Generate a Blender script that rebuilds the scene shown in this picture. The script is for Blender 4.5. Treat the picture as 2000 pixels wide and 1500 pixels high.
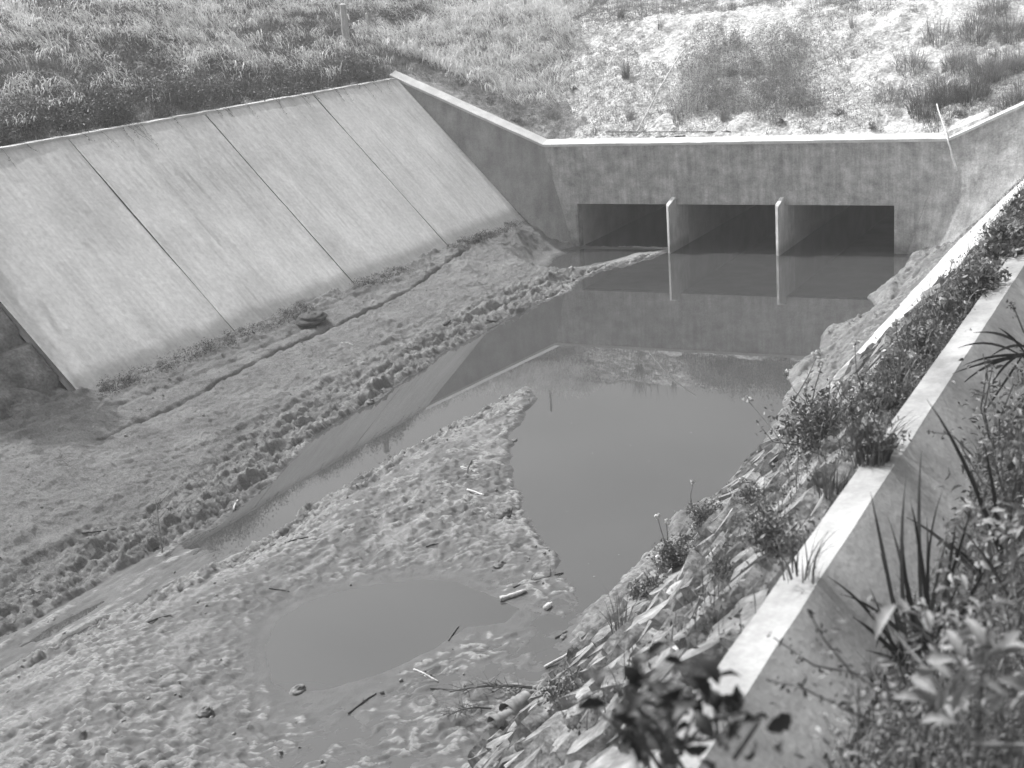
import bpy, math, random
import numpy as np
from mathutils import Vector, Matrix
rng = np.random.default_rng(7); random.seed(7)
S = bpy.context.scene
COL = S.collection
for o in list(bpy.data.objects): bpy.data.objects.remove(o)

# ------------------------------------------------------------------ camera
CAM = np.array([11.8797, -36.2997, 7.3864]); FPX = 2775.8
yaw, pit, rol = -0.47630, 0.27610, -0.07170
_f = np.array([math.sin(yaw)*math.cos(pit), math.cos(yaw)*math.cos(pit), -math.sin(pit)])
_r = np.array([math.cos(yaw), -math.sin(yaw), 0.]); _u = np.cross(_r, _f)
CR = math.cos(rol)*_r + math.sin(rol)*_u; CU = -math.sin(rol)*_r + math.cos(rol)*_u
cd = bpy.data.cameras.new('camera'); cam = bpy.data.objects.new('camera', cd); COL.objects.link(cam)
M = Matrix(((CR[0], CU[0], -_f[0], CAM[0]), (CR[1], CU[1], -_f[1], CAM[1]), (CR[2], CU[2], -_f[2], CAM[2]), (0, 0, 0, 1)))
cam.matrix_world = M
cd.sensor_width = 36.0; cd.lens = FPX/2000*36.0; cd.clip_end = 3000; cd.clip_start = 0.05
cd.dof.use_dof = True; cd.dof.focus_distance = 22.0; cd.dof.aperture_fstop = 3.6
S.camera = cam

# ------------------------------------------------------------------ world and sun
SUNV = Vector((-1.0, 0.20, 1.42)).normalized()
el = math.asin(SUNV.z); az = math.atan2(SUNV.x, SUNV.y)
w = bpy.data.worlds.new("World"); S.world = w; w.use_nodes = True
nt = w.node_tree; bg = nt.nodes['Background']
sky = nt.nodes.new('ShaderNodeTexSky'); sky.sky_type = 'NISHITA'; sky.sun_disc = False
sky.sun_elevation = el; sky.sun_rotation = az; sky.dust_density = 10.0; sky.air_density = 1.5
bw = nt.nodes.new('ShaderNodeRGBToBW'); nt.links.new(sky.outputs[0], bw.inputs[0])
nt.links.new(bw.outputs[0], bg.inputs[0]); bg.inputs[1].default_value = 0.15
sd = bpy.data.lights.new('sun', 'SUN'); sd.energy = 3.5; sd.angle = math.radians(0.55)
so = bpy.data.objects.new('sun', sd); COL.objects.link(so)
so.rotation_euler = SUNV.to_track_quat('Z', 'Y').to_euler()
S.view_settings.view_transform = 'Standard'; S.view_settings.look = 'None'
S.view_settings.exposure = 0.28; S.view_settings.gamma = 1.0
S.cycles.max_bounces = 6

# ------------------------------------------------------------------ helpers
def ray(q):
    return _f + CR*(q[0]-1000)/FPX - CU*(q[1]-750)/FPX
def at(q, z):
    d = ray(q); return CAM + d*(z-CAM[2])/d[2]
def atY(q, Y):
    d = ray(q); return CAM + d*(Y-CAM[1])/d[1]
def atX(q, X):
    d = ray(q); return CAM + d*(X-CAM[0])/d[0]
def atD(q, D):
    return CAM + ray(q)*D
RX0, RK = 5.60, 0.98            # right slope plane  X = RX0 + RK*z
def at_slope(q, lift=0.0):
    d = ray(q); x0 = RX0-lift
    t = (x0 + RK*CAM[2] - CAM[0])/(d[0]-RK*d[2]); return CAM + d*t
def hash2(ix, iy, s):
    h = (ix.astype(np.int64)*374761393 + iy.astype(np.int64)*668265263 + s*1442695041) & 0xffffffff
    h = ((h ^ (h >> 13))*1274126177) & 0xffffffff
    return ((h ^ (h >> 16)) & 0xffffff)/float(0xffffff)
def vn(x, y, s=0):
    x = np.asarray(x, float); y = np.asarray(y, float)
    ix = np.floor(x); iy = np.floor(y); fx = x-ix; fy = y-iy
    fx = fx*fx*(3-2*fx); fy = fy*fy*(3-2*fy)
    a = hash2(ix, iy, s); b = hash2(ix+1, iy, s); c = hash2(ix, iy+1, s); d = hash2(ix+1, iy+1, s)
    return (a*(1-fx)+b*fx)*(1-fy) + (c*(1-fx)+d*fx)*fy
def fbm(x, y, s=0, o=4, g=.5):
    t = 0; a = 1; n = 0
    for i in range(o):
        t = t + a*vn(x, y, s+i*17); n += a; a *= g; x = x*2.03+5.1; y = y*2.03+1.7
    return t/n
def worley(x, y, s=0):
    ix = np.floor(x); iy = np.floor(y); f1 = np.full(np.shape(x), 9.); f2 = f1.copy()
    for dx in (-1, 0, 1):
        for dy in (-1, 0, 1):
            cx = ix+dx; cy = iy+dy
            px = cx+hash2(cx, cy, s); py = cy+hash2(cx, cy, s+91)
            d = np.hypot(px-x, py-y)
            f2 = np.minimum(f2, np.maximum(f1, d)); f1 = np.minimum(f1, d)
    return f1, f2
def sstep(a, b, x):
    t = np.clip((x-a)/(b-a), 0, 1); return t*t*(3-2*t)
def sdf(poly, X, Y):            # positive inside
    n = len(poly); d = np.full(X.shape, 1e9); ins = np.zeros(X.shape, bool)
    for i in range(n):
        ax, ay = poly[i][:2]; bx, by = poly[(i+1) % n][:2]
        ex, ey = bx-ax, by-ay; L = ex*ex+ey*ey+1e-12
        t = np.clip(((X-ax)*ex+(Y-ay)*ey)/L, 0, 1)
        d = np.minimum(d, (X-ax-t*ex)**2+(Y-ay-t*ey)**2)
        c = ((ay > Y) != (by > Y)) & (X < (bx-ax)*(Y-ay)/((by-ay) if abs(by-ay) > 1e-9 else 1e-9)+ax)
        ins ^= c
    d = np.sqrt(d); return np.where(ins, d, -d)
def pdist(pl, X, Y):            # distance to open polyline
    d = np.full(X.shape, 1e9)
    for i in range(len(pl)-1):
        ax, ay = pl[i][:2]; bx, by = pl[i+1][:2]; ex, ey = bx-ax, by-ay
        t = np.clip(((X-ax)*ex+(Y-ay)*ey)/(ex*ex+ey*ey+1e-12), 0, 1)
        d = np.minimum(d, np.hypot(X-ax-t*ex, Y-ay-t*ey))
    return d

# ------------------------------------------------------------------ materials
def mat(name, lo, hi, rough=0.9, sc=(3, 3, 3), nscale=1.0, bump=0.0, bscale=40.0, spec=0.3, detail=6, streak=None,
        fine=0.0, attr=None, attr_v=0.1, attr_r=None, trans=0.0, p0=.35, p1=.65, bd=0.02, wl=False):
    m = bpy.data.materials.new(name); m.use_nodes = True; n = m.node_tree.nodes; L = m.node_tree.links
    b = n['Principled BSDF']; b.inputs['Roughness'].default_value = rough
    b.inputs['Specular IOR Level'].default_value = spec
    tc = n.new('ShaderNodeTexCoord'); mp = n.new('ShaderNodeMapping'); mp.inputs['Scale'].default_value = sc
    L.new(tc.outputs['Object'], mp.inputs[0])
    no = n.new('ShaderNodeTexNoise'); no.inputs['Scale'].default_value = nscale; no.inputs['Detail'].default_value = detail
    no.inputs['Roughness'].default_value = .62
    L.new(mp.outputs[0], no.inputs['Vector'])
    mr = n.new('ShaderNodeMapRange'); mr.inputs[1].default_value = p0; mr.inputs[2].default_value = p1
    mr.inputs[3].default_value = lo; mr.inputs[4].default_value = hi
    L.new(no.outputs[0], mr.inputs[0]); out = mr.outputs[0]
    def mul(sock, sock2, a, c):      # sock * maprange(sock2 -> a..c)
        r = n.new('ShaderNodeMapRange'); r.inputs[1].default_value = .35; r.inputs[2].default_value = .65
        r.inputs[3].default_value = a; r.inputs[4].default_value = c; L.new(sock2, r.inputs[0])
        x = n.new('ShaderNodeMath'); x.operation = 'MULTIPLY'; L.new(sock, x.inputs[0]); L.new(r.outputs[0], x.inputs[1]); return x.outputs[0]
    if streak:                       # (scale vector, lo, hi)
        for sv, a, c in streak:
            mp2 = n.new('ShaderNodeMapping'); mp2.inputs['Scale'].default_value = sv; L.new(tc.outputs['Object'], mp2.inputs[0])
            n2 = n.new('ShaderNodeTexNoise'); n2.inputs['Scale'].default_value = 1; n2.inputs['Detail'].default_value = 8
            n2.inputs['Roughness'].default_value = .65
            L.new(mp2.outputs[0], n2.inputs['Vector']); out = mul(out, n2.outputs[0], a, c)
    if fine:
        n3 = n.new('ShaderNodeTexNoise'); n3.inputs['Scale'].default_value = bscale*1.7; n3.inputs['Detail'].default_value = 4
        L.new(tc.outputs['Object'], n3.inputs['Vector']); out = mul(out, n3.outputs[0], 1-fine, 1+fine)
    if wl:                           # silt tide mark just above the water
        sx = n.new('ShaderNodeSeparateXYZ'); L.new(tc.outputs['Object'], sx.inputs[0])
        ad = n.new('ShaderNodeMath'); ad.operation = 'MULTIPLY_ADD'; L.new(no.outputs[0], ad.inputs[0]); ad.inputs[1].default_value = -.5; L.new(sx.outputs[2], ad.inputs[2])
        r2 = n.new('ShaderNodeMapRange'); r2.inputs[1].default_value = -.12; r2.inputs[2].default_value = .06; r2.inputs[3].default_value = .62; r2.inputs[4].default_value = 1.0
        L.new(ad.outputs[0], r2.inputs[0]); x = n.new('ShaderNodeMath'); x.operation = 'MULTIPLY'; L.new(out, x.inputs[0]); L.new(r2.outputs[0], x.inputs[1]); out = x.outputs[0]
    if attr:
        at_ = n.new('ShaderNodeAttribute'); at_.attribute_name = attr
        mx = n.new('ShaderNodeMix'); mx.data_type = 'FLOAT'
        L.new(at_.outputs['Fac'], mx.inputs[0]); L.new(out, mx.inputs[2])
        x = n.new('ShaderNodeMath'); x.operation = 'MULTIPLY'; x.inputs[1].default_value = attr_v; L.new(out, x.inputs[0])
        L.new(x.outputs[0], mx.inputs[3]); out = mx.outputs[0]
        if attr_r is not None:
            m3 = n.new('ShaderNodeMapRange'); m3.inputs[3].default_value = rough; m3.inputs[4].default_value = attr_r
            L.new(at_.outputs['Fac'], m3.inputs[0]); L.new(m3.outputs[0], b.inputs['Roughness'])
    cb = n.new('ShaderNodeCombineColor')
    for i in range(3): L.new(out, cb.inputs[i])
    L.new(cb.outputs[0], b.inputs['Base Color'])
    if bump:
        nb = n.new('ShaderNodeTexNoise'); nb.inputs['Scale'].default_value = bscale; nb.inputs['Detail'].default_value = 6
        L.new(tc.outputs['Object'], nb.inputs['Vector'])
        bm = n.new('ShaderNodeBump'); bm.inputs['Strength'].default_value = bump; bm.inputs['Distance'].default_value = bd
        L.new(nb.outputs[0], bm.inputs['Height']); L.new(bm.outputs[0], b.inputs['Normal'])
    if trans:
        t = n.new('ShaderNodeBsdfTranslucent'); L.new(cb.outputs[0], t.inputs[0]); ms = n.new('ShaderNodeMixShader')
        ms.inputs[0].default_value = trans; L.new(b.outputs[0], ms.inputs[1]); L.new(t.outputs[0], ms.inputs[2])
        L.new(ms.outputs[0], n['Material Output'].inputs[0])
    m.cycles.use_displacement = False if hasattr(m.cycles, 'use_displacement') else None
    return m
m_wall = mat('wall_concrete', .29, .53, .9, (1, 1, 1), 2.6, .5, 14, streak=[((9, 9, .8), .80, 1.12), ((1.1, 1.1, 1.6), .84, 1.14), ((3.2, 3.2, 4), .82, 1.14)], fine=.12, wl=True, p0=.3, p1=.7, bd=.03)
m_wing_shade = mat('shaded_wing_concrete', .25, .38, .9, (1, 1, 1), 1.5, .4, 18, streak=[((5, 5, .8), .86, 1.12)], fine=.1, p0=.3, p1=.7)  # left wing's shade put into a darker concrete
m_cop = mat('coping_concrete', .50, .64, .85, (1, 1, 1), 3, .4, 40, fine=.1)
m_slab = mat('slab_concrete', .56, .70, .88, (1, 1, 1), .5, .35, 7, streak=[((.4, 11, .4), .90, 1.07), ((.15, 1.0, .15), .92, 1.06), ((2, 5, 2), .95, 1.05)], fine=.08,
             attr='stain', attr_v=.3, attr_r=.6, bd=.02)
m_slabr = mat('sunny_concrete', .42, .56, .9, (1, 1, 1), 1.1, .4, 12, streak=[((1.5, 1.5, 5), .9, 1.1)], fine=.1, attr='stain', attr_v=.35)
m_in = mat('barrel_concrete', .36, .5, .9, (1, 1, 1), 1.2, .3, 20, fine=.08)
m_kerb = mat('kerb_concrete', .26, .44, .9, (1, 1, 1), 1.6, .25, 24, streak=[((3, .6, 3), .8, 1.1), ((6, 2.5, 6), .88, 1.08)], fine=.07)
m_pier_skylit = mat('skylit_pier_concrete', .42, .58, .9, (1, 1, 1), 2.5, .4, 20, streak=[((6, 6, 1.2), .85, 1.1)], fine=.1, wl=True)  # paler tone carries the skylight falling on the barrel walls at the entrance
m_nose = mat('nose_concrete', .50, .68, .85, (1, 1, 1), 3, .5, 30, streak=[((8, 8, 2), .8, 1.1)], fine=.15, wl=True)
m_path = mat('soiled_concrete', .10, .17, .92, (1, 1, 1), 2, .6, 25, fine=.15)
def mud_material():
    m = bpy.data.materials.new('mud'); m.use_nodes = True; n = m.node_tree.nodes; L = m.node_tree.links
    b = n['Principled BSDF']; tc = n.new('ShaderNodeTexCoord')
    def attr(a):
        x = n.new('ShaderNodeAttribute'); x.attribute_name = a; return x.outputs['Fac']
    def noise(s, d=6, r=.6):
        x = n.new('ShaderNodeTexNoise'); x.inputs['Scale'].default_value = s; x.inputs['Detail'].default_value = d
        x.inputs['Roughness'].default_value = r; L.new(tc.outputs['Object'], x.inputs['Vector']); return x.outputs[0]
    def mr(s, a, c, lo, hi):
        x = n.new('ShaderNodeMapRange'); x.inputs[1].default_value = a; x.inputs[2].default_value = c
        x.inputs[3].default_value = lo; x.inputs[4].default_value = hi; L.new(s, x.inputs[0]); return x.outputs[0]
    def mix(f, a, c):
        x = n.new('ShaderNodeMix'); x.data_type = 'FLOAT'
        for s, i in ((f, 0), (a, 2), (c, 3)):
            if isinstance(s, float): x.inputs[i].default_value = s
            else: L.new(s, x.inputs[i])
        return x.outputs[0]
    dry = mr(noise(1.6), .3, .7, .22, .35)
    sp = mr(noise(34, 6, .75), .3, .7, .6, 1.4)
    x = n.new('ShaderNodeMath'); x.operation = 'MULTIPLY'; L.new(dry, x.inputs[0]); L.new(sp, x.inputs[1])
    wet = attr('wet'); cr = attr('crust_glint')
    v = mix(wet, x.outputs[0], mr(noise(5), .3, .7, .08, .12))
    v = mix(cr, v, mr(noise(25), .3, .7, .30, .58))  # pale crust tone, also used for painted glints
    cb = n.new('ShaderNodeCombineColor')
    for i in range(3): L.new(v, cb.inputs[i])
    L.new(cb.outputs[0], b.inputs['Base Color'])
    L.new(mix(wet, .95, .5), b.inputs['Roughness']); b.inputs['Specular IOR Level'].default_value = .25
    bm = n.new('ShaderNodeBump'); bm.inputs['Distance'].default_value = .11
    L.new(mix(wet, 1.0, .35), bm.inputs['Strength']); L.new(noise(38, 9, .75), bm.inputs['Height']); L.new(bm.outputs[0], b.inputs['Normal'])
    return m
m_mud = mud_material()
m_soil = mat('pale_sandy_soil', .38, .64, .95, (1, 1, 1), 2.2, .9, 9, streak=[((7, 7, 7), .72, 1.15)], fine=.3, bd=.08)
m_dirt = mat('dark_soil', .16, .30, .95, (1, 1, 1), 5, .9, 22, fine=.3, bd=.05)
m_near = mat('near_soil', .05, .11, .95, (1, 1, 1), 5, .9, 22, fine=.3, bd=.05)
m_grass = mat('grass', .06, .22, .55, (1, 1, 1), 3, spec=.4, trans=.25)
m_ear = mat('dry_grass', .5, .85, .5, (1, 1, 1), 4, spec=.4, trans=.3)  # pale ears, lightened further to paint sun highlights on the blades
m_leaf = mat('leaf', .06, .17, .45, (1, 1, 1), 6, spec=.5, trans=.15)
m_leafd = mat('dark_leaf', .015, .04, .5, (1, 1, 1), 6, spec=.35, trans=.08)
m_leafp = mat('pale_leaf', .16, .34, .5, (1, 1, 1), 6, spec=.4, trans=.2)
m_weed = mat('grey_weed', .15, .36, .6, (1, 1, 1), 6, spec=.3, trans=.2)
m_stem = mat('stem', .07, .16, .7, (1, 1, 1), 8)
m_flower = mat('flower_head', .45, .65, .7, (1, 1, 1), 8)
m_wood = mat('weathered_wood', .34, .6, .85, (4, 4, 1), 3, .6, 40, fine=.2)
m_pale = mat('pale_wood', .55, .75, .8, (4, 4, 4), 3, .5, 50)
m_dwood = mat('dark_wood', .05, .12, .8, (4, 4, 4), 4, .6, 40)
m_stone = mat('pitching_stone', .12, .31, .85, (1, 1, 1), 3.0, .9, 10, streak=[((1.6, 1.6, 1.6), .45, 1.3), ((9, 9, 9), .85, 1.15)], fine=.2, bd=.05)
m_rock = mat('dark_rock', .10, .22, .85, (1, 1, 1), 3, .8, 12, fine=.2, bd=.05)
m_wetsilt = mat('wet_silt', .05, .09, .8, (1, 1, 1), 5, .6, 25, fine=.2)
m_joint = mat('joint_tar', .08, .12, .9)
m_tin = mat('rusty_sheet', .14, .3, .5, (1, 1, 1), 8, spec=.6)

def water_material():
    m = bpy.data.materials.new('muddy_water'); m.use_nodes = True; n = m.node_tree.nodes; L = m.node_tree.links
    b = n['Principled BSDF']; b.inputs['Base Color'].default_value = (.125, .125, .125, 1)
    b.inputs['Roughness'].default_value = .015; b.inputs['IOR'].default_value = 1.7
    tc = n.new('ShaderNodeTexCoord')
    mp = n.new('ShaderNodeMapping'); mp.inputs['Scale'].default_value = (1, 1, 1); L.new(tc.outputs['Object'], mp.inputs[0])
    no = n.new('ShaderNodeTexNoise'); no.inputs['Scale'].default_value = 7; no.inputs['Detail'].default_value = 3
    L.new(mp.outputs[0], no.inputs['Vector'])
    bm = n.new('ShaderNodeBump'); bm.inputs['Strength'].default_value = .03; bm.inputs['Distance'].default_value = .0008
    L.new(no.outputs[0], bm.inputs['Height']); L.new(bm.outputs[0], b.inputs['Normal'])
    n2 = n.new('ShaderNodeTexNoise'); n2.inputs['Scale'].default_value = .35; n2.inputs['Detail'].default_value = 4
    L.new(tc.outputs['Object'], n2.inputs['Vector'])
    mr = n.new('ShaderNodeMapRange'); mr.inputs[1].default_value = .3; mr.inputs[2].default_value = .7; mr.inputs[3].default_value = .048; mr.inputs[4].default_value = .062
    L.new(n2.outputs[0], mr.inputs[0]); cb = n.new('ShaderNodeCombineColor')
    for i in range(3): L.new(mr.outputs[0], cb.inputs[i])
    L.new(cb.outputs[0], b.inputs['Base Color'])
    return m
m_water = water_material()

# ------------------------------------------------------------------ object making
def tag(o, label=None, cat=None, group=None, kind=None):
    if label: o['label'] = label
    if cat: o['category'] = cat
    if group: o['group'] = group
    if kind: o['kind'] = kind
    return o
def thing(name, label, cat, loc=(0, 0, 0), group=None):
    o = bpy.data.objects.new(name, None); COL.objects.link(o); o.location = loc; o.empty_display_size = .1
    return tag(o, label, cat, group)
def mk(name, V, F, m, parent=None, smooth=False, attrs=None, keep=True):
    """V (n,3); F list of faces or (k,4)/(k,3) arrays (or list of arrays)"""
    V = np.asarray(V, float); me = bpy.data.meshes.new(name)
    if isinstance(F, np.ndarray): F = [F]
    if F and isinstance(F[0], np.ndarray):
        nl = sum(f.size for f in F); nf = sum(len(f) for f in F)
        me.vertices.add(len(V)); me.vertices.foreach_set('co', V.astype(np.float32).ravel())
        me.loops.add(nl); me.loops.foreach_set('vertex_index', np.concatenate([f.ravel() for f in F]).astype(np.int32))
        me.polygons.add(nf)
        st = []; c = 0
        for f in F:
            st.append(c+np.arange(len(f))*f.shape[1]); c += f.size
        me.polygons.foreach_set('loop_start', np.concatenate(st).astype(np.int32))
        me.update(calc_edges=True)
    else:
        me.from_pydata([tuple(v) for v in V], [], F)
    me.materials.append(m)
    if smooth: me.polygons.foreach_set('use_smooth', np.ones(len(me.polygons), bool))
    if attrs:
        for k, a in attrs.items():
            t = me.attributes.new(k, 'FLOAT', 'POINT'); t.data.foreach_set('value', np.asarray(a, np.float32).ravel())
    me.update()
    o = bpy.data.objects.new(name, me); COL.objects.link(o)
    if parent is not None:
        o.parent = parent
        if parent.location.length > 0 or True:
            # vertices were given in world space: shift into the thing's frame
            lv = Vector(parent.matrix_basis.translation); p = parent.parent
            while p is not None: lv += Vector(p.matrix_basis.translation); p = p.parent
            if lv.length > 0: me.transform(Matrix.Translation(-lv))
    return o
def center_origin(o):
    me = o.data; n = len(me.vertices); a = np.empty(n*3, np.float32); me.vertices.foreach_get('co', a); a = a.reshape(-1, 3)
    c = Vector(((a[:, 0].min()+a[:, 0].max())/2, (a[:, 1].min()+a[:, 1].max())/2, a[:, 2].min()))
    me.transform(Matrix.Translation(-c)); o.location = c; return o
def grid(nu, nv):
    i = np.arange(nu-1)[:, None]*nv + np.arange(nv-1)[None, :]; i = i.ravel()
    return np.stack([i, i+nv, i+nv+1, i+1], 1)
class MB:
    def __init__(s): s.V = []; s.F = []; s.n = 0
    def add(s, V, F):
        V = np.asarray(V, float); s.V.append(V); s.F += [tuple(i+s.n for i in f) for f in F]; s.n += len(V)
    def box(s, c, sz, R=None, jit=0):
        h = np.array(sz)/2
        v = np.array([(x, y, z) for x in (-1, 1) for y in (-1, 1) for z in (-1, 1)], float)*h
        if jit: v += rng.normal(0, jit, v.shape)
        if R is not None: v = v@np.asarray(R).T
        s.add(v+np.array(c), [(0, 1, 3, 2), (4, 6, 7, 5), (0, 4, 5, 1), (2, 3, 7, 6), (0, 2, 6, 4), (1, 5, 7, 3)])
    def hexa(s, P):   # bottom 4, top 4 (same order)
        s.add(P, [(3, 2, 1, 0), (4, 5, 6, 7), (0, 1, 5, 4), (1, 2, 6, 5), (2, 3, 7, 6), (3, 0, 4, 7)])
    def tube(s, pts, rad, n=6, cap=True):
        pts = [np.array(p, float) for p in pts]; k = len(pts)
        if not hasattr(rad, '__len__'): rad = [rad]*k
        V = []
        for i, p in enumerate(pts):
            t = pts[min(i+1, k-1)]-pts[max(i-1, 0)]; t /= np.linalg.norm(t)+1e-9
            a = np.cross(t, (0, 0, 1.)) if abs(t[2]) < .9 else np.cross(t, (1., 0, 0)); a /= np.linalg.norm(a); b = np.cross(t, a)
            for j in range(n):
                th = 2*math.pi*j/n; V.append(p+rad[i]*(math.cos(th)*a+math.sin(th)*b))
        F = [(i*n+j, i*n+(j+1) % n, (i+1)*n+(j+1) % n, (i+1)*n+j) for i in range(k-1) for j in range(n)]
        if cap: F += [tuple(range(n-1, -1, -1)), tuple(range((k-1)*n, k*n))]
        s.add(V, F)
    def build(s, name, m, parent=None, smooth=False):
        return mk(name, np.concatenate(s.V), s.F, m, parent, smooth)

# blades of grass: arrays of root, height, azimuth, lean, width
def blades(P, h, az, lean, wd, seg=4, tip=.15):
    P = np.asarray(P, float); n = len(P); V = np.zeros((n, (seg+1)*2, 3))
    d = np.stack([np.cos(az), np.sin(az), np.zeros(n)], 1); s = np.stack([-np.sin(az), np.cos(az), np.zeros(n)], 1)
    tw = rng.uniform(-1, 1, n)
    s = s*np.cos(tw)[:, None] + d*np.sin(tw)[:, None]
    pos = P.copy(); ang0 = lean*.25
    for i in range(seg+1):
        f = i/seg; ww = wd*(1-f*(1-tip))
        V[:, i*2] = pos-s*ww[:, None]/2; V[:, i*2+1] = pos+s*ww[:, None]/2
        a = ang0+lean*f*1.15
        pos = pos + (d*np.sin(a)[:, None] + np.array([0, 0, 1.])*np.cos(a)[:, None])*(h/seg)[:, None]
    b = (np.arange(n)*(seg+1)*2)[:, None]
    F = [b+np.array([[2*i, 2*i+1, 2*i+3, 2*i+2]]) for i in range(seg)]
    return V.reshape(-1, 3), np.concatenate(F, 0)
def leaves(C, size, asp=.45, up=0.3):
    """rhombic folded leaves at centres C"""
    n = len(C); d = rng.normal(size=(n, 3)); d[:, 2] += up; d /= np.linalg.norm(d, axis=1)[:, None]
    r = rng.normal(size=(n, 3)); s = np.cross(d, r); s /= np.linalg.norm(s, axis=1)[:, None]; nn = np.cross(s, d)
    size = np.broadcast_to(size, (n,))[:, None]*rng.uniform(.6, 1.3, (n, 1))
    V = np.stack([C-d*size*.5, C+s*size*asp*.5+nn*size*.08-d*size*.05, C+d*size*.5, C-s*size*asp*.5+nn*size*.08-d*size*.05], 1)
    b = (np.arange(n)*4)[:, None]
    return V.reshape(-1, 3), np.concatenate([b+np.array([[0, 1, 2]]), b+np.array([[0, 2, 3]])], 0)
def merge(parts):
    V = []; F = []; n = 0
    for v, f in parts:
        V.append(v); F.append(f+n); n += len(v)
    k = {}
    for f in F: k.setdefault(f.shape[1], []).append(f)
    return np.concatenate(V), [np.concatenate(x) for x in k.values()]

# ------------------------------------------------------------------ ground (one sheet to the horizon)
def side(X):
    a = np.where(X > 9.9, 9.6+(X-10.62).clip(0), np.where(X > 9, np.minimum(X, 9.6), np.abs(X)))
    near_r = np.where(X > 10, -.40*np.exp(-(X-10.55).clip(0)/.9), 0)
    z = np.where(a < 5.4, -5.0, np.where(a < 9.6, 2.86+.487*(a-5.4), np.where(a < 14, 4.90+.36*(a-9.6), np.where(a < 30, 6.484+.24*(a-14), 10.32+.02*(a-30)))))
    return z+near_r
def far(Y):
    y = Y-.35
    z = np.where(y < 6.2, 2.80+.50*y, np.where(y < 16, 5.90+.15*(y-6.2), 7.37+.03*(y-16)))
    return z
def gfun(X, Y):
    X = np.asarray(X, float); Y = np.asarray(Y, float)
    s = side(X); f = far(Y)
    z = np.where(Y > .1, np.maximum(f, np.where(s > -1, s, -9)) + .25*np.exp(-((f-s)/.6)**2)*0.6, s)
    ltop = 4.9-.25; lin = np.where(X < 0, (-X-5.0)*.93+.0, (X-5.75)/.95)-.35     # beneath the linings
    chan = (Y <= .1) & (X > -9.62) & (X < 10.42)
    z = np.where(chan, np.minimum(np.maximum(lin, -.8), 4.6), z)
    n = fbm(X*.9, Y*.9, 3, 4)-.5
    rough = np.where(chan, 0, 1)*sstep(0, .6, np.where(Y > .1, Y-.3, np.minimum(np.abs(X+9.6), np.abs(X-10.4))))
    cl = fbm(X*4.5, Y*4.5, 9, 4)-.5
    near = sstep(60, 30, np.hypot(X, Y))
    z = z + rough*(n*.35+(cl*.20+.07*(fbm(X*11, Y*9, 11, 3)-.5))*near)
    z = np.where(chan, z, z-.05*(1-rough))
    tus = np.where((X < -9.9) & (X > -40), .22*(fbm(X*1.7, Y*1.7, 149, 3)-.5)*2, 0)
    return z+tus*near
def at_ground(q, lift=0.0):
    d = ray(q); t = np.linspace(3, 110, 6000); P = CAM[None, :]+d[None, :]*t[:, None]
    g = gfun(P[:, 0], P[:, 1]); k = np.argmax(P[:, 2] < g+lift)
    return P[k]
def axis(fine_lo, fine_hi, st, out, growth=1.18):
    a = list(np.arange(fine_lo, fine_hi+1e-6, st)); s = st; x = a[-1]
    while x < out: s *= growth; x += s; a.append(x)
    s = st; x = a[0]; b = []
    while x > -out: s *= growth; x -= s; b.append(x)
    return np.array(b[::-1]+a)
gx = axis(-16, 12.5, .085, 900); gy = axis(-34, 14, .085, 900)
GX, GY = np.meshgrid(gx, gy, indexing='ij')
GZ = gfun(GX, GY)
GZ = GZ
gF = grid(len(gx), len(gy))
cxx = (GX[:-1, :-1]+GX[1:, 1:]).ravel()/2; cyy = (GY[:-1, :-1]+GY[1:, 1:]).ravel()/2
keep = ~((np.abs(cyy-.04) < .17) & (np.abs(cxx) < 5.0))          # open where the culvert passes through
g = mk('ground', np.stack([GX.ravel(), GY.ravel(), GZ.ravel()], 1), gF[keep], m_soil, smooth=True)
# darker turf soil on the left and right banks, pale sand on the far bank
fx = np.sum([GX[:-1, :-1], GX[1:, 1:]], 0)/2; fy = np.sum([GY[:-1, :-1], GY[1:, 1:]], 0)/2
mi = ((fx > 10) | ((fx < -5.2-.35*fy+1.2*(fbm(fx*.8, fy*.8, 5)-.5)*4) & (fx < -4))).astype(np.int32).ravel()[keep]
mi = np.where((fx > 10).ravel()[keep], 2, mi).astype(np.int32)
g.data.materials.append(m_dirt); g.data.materials.append(m_near); g.data.polygons.foreach_set('material_index', mi)
tag(g, kind='structure')

# ------------------------------------------------------------------ riverbed
edge_px = [(1310, 489), (1240, 515), (1180, 528), (1130, 545), (1118, 566), (1060, 590), (1000, 620), (930, 655), (860, 697), (800, 735), (735, 785), (660, 825), (600, 862),
           (540, 925), (480, 985), (420, 1030), (350, 1062), (290, 1095), (230, 1125), (150, 1165), (70, 1215), (-300, 1400)]
bar_px = [(-300, 1470), (75, 1283), (190, 1210), (300, 1155), (345, 1128), (430, 1100), (490, 1060), (540, 1032), (600, 990), (650, 958), (740, 900), (800, 868), (900, 822), (960, 785), (1030, 756),
          (1042, 775), (1022, 810), (1000, 840), (992, 900), (1010, 960), (1040, 1040), (1085, 1085), (1090, 1110), (1000, 1120), (930, 1130), (860, 1128),
          (800, 1130), (720, 1140), (650, 1155), (580, 1180), (535, 1210), (515, 1250), (518, 1330), (500, 1400), (470, 1520), (400, 1800), (-300, 1800)]
shal_px = [(1050, 1100), (1095, 1130), (1150, 1205), (1150, 1260), (1100, 1330), (1020, 1420), (960, 1560), (900, 1800), (300, 1800), (450, 1400), (515, 1330), (530, 1250), (650, 1150), (900, 1120)]
pool_px = [(522, 1262), (540, 1215), (590, 1182), (660, 1158), (740, 1142), (830, 1132), (890, 1137), (960, 1165), (1010, 1190), (985, 1215), (910, 1225), (870, 1250), (830, 1275), (740, 1315), (640, 1345), (560, 1350), (530, 1325)]
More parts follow.
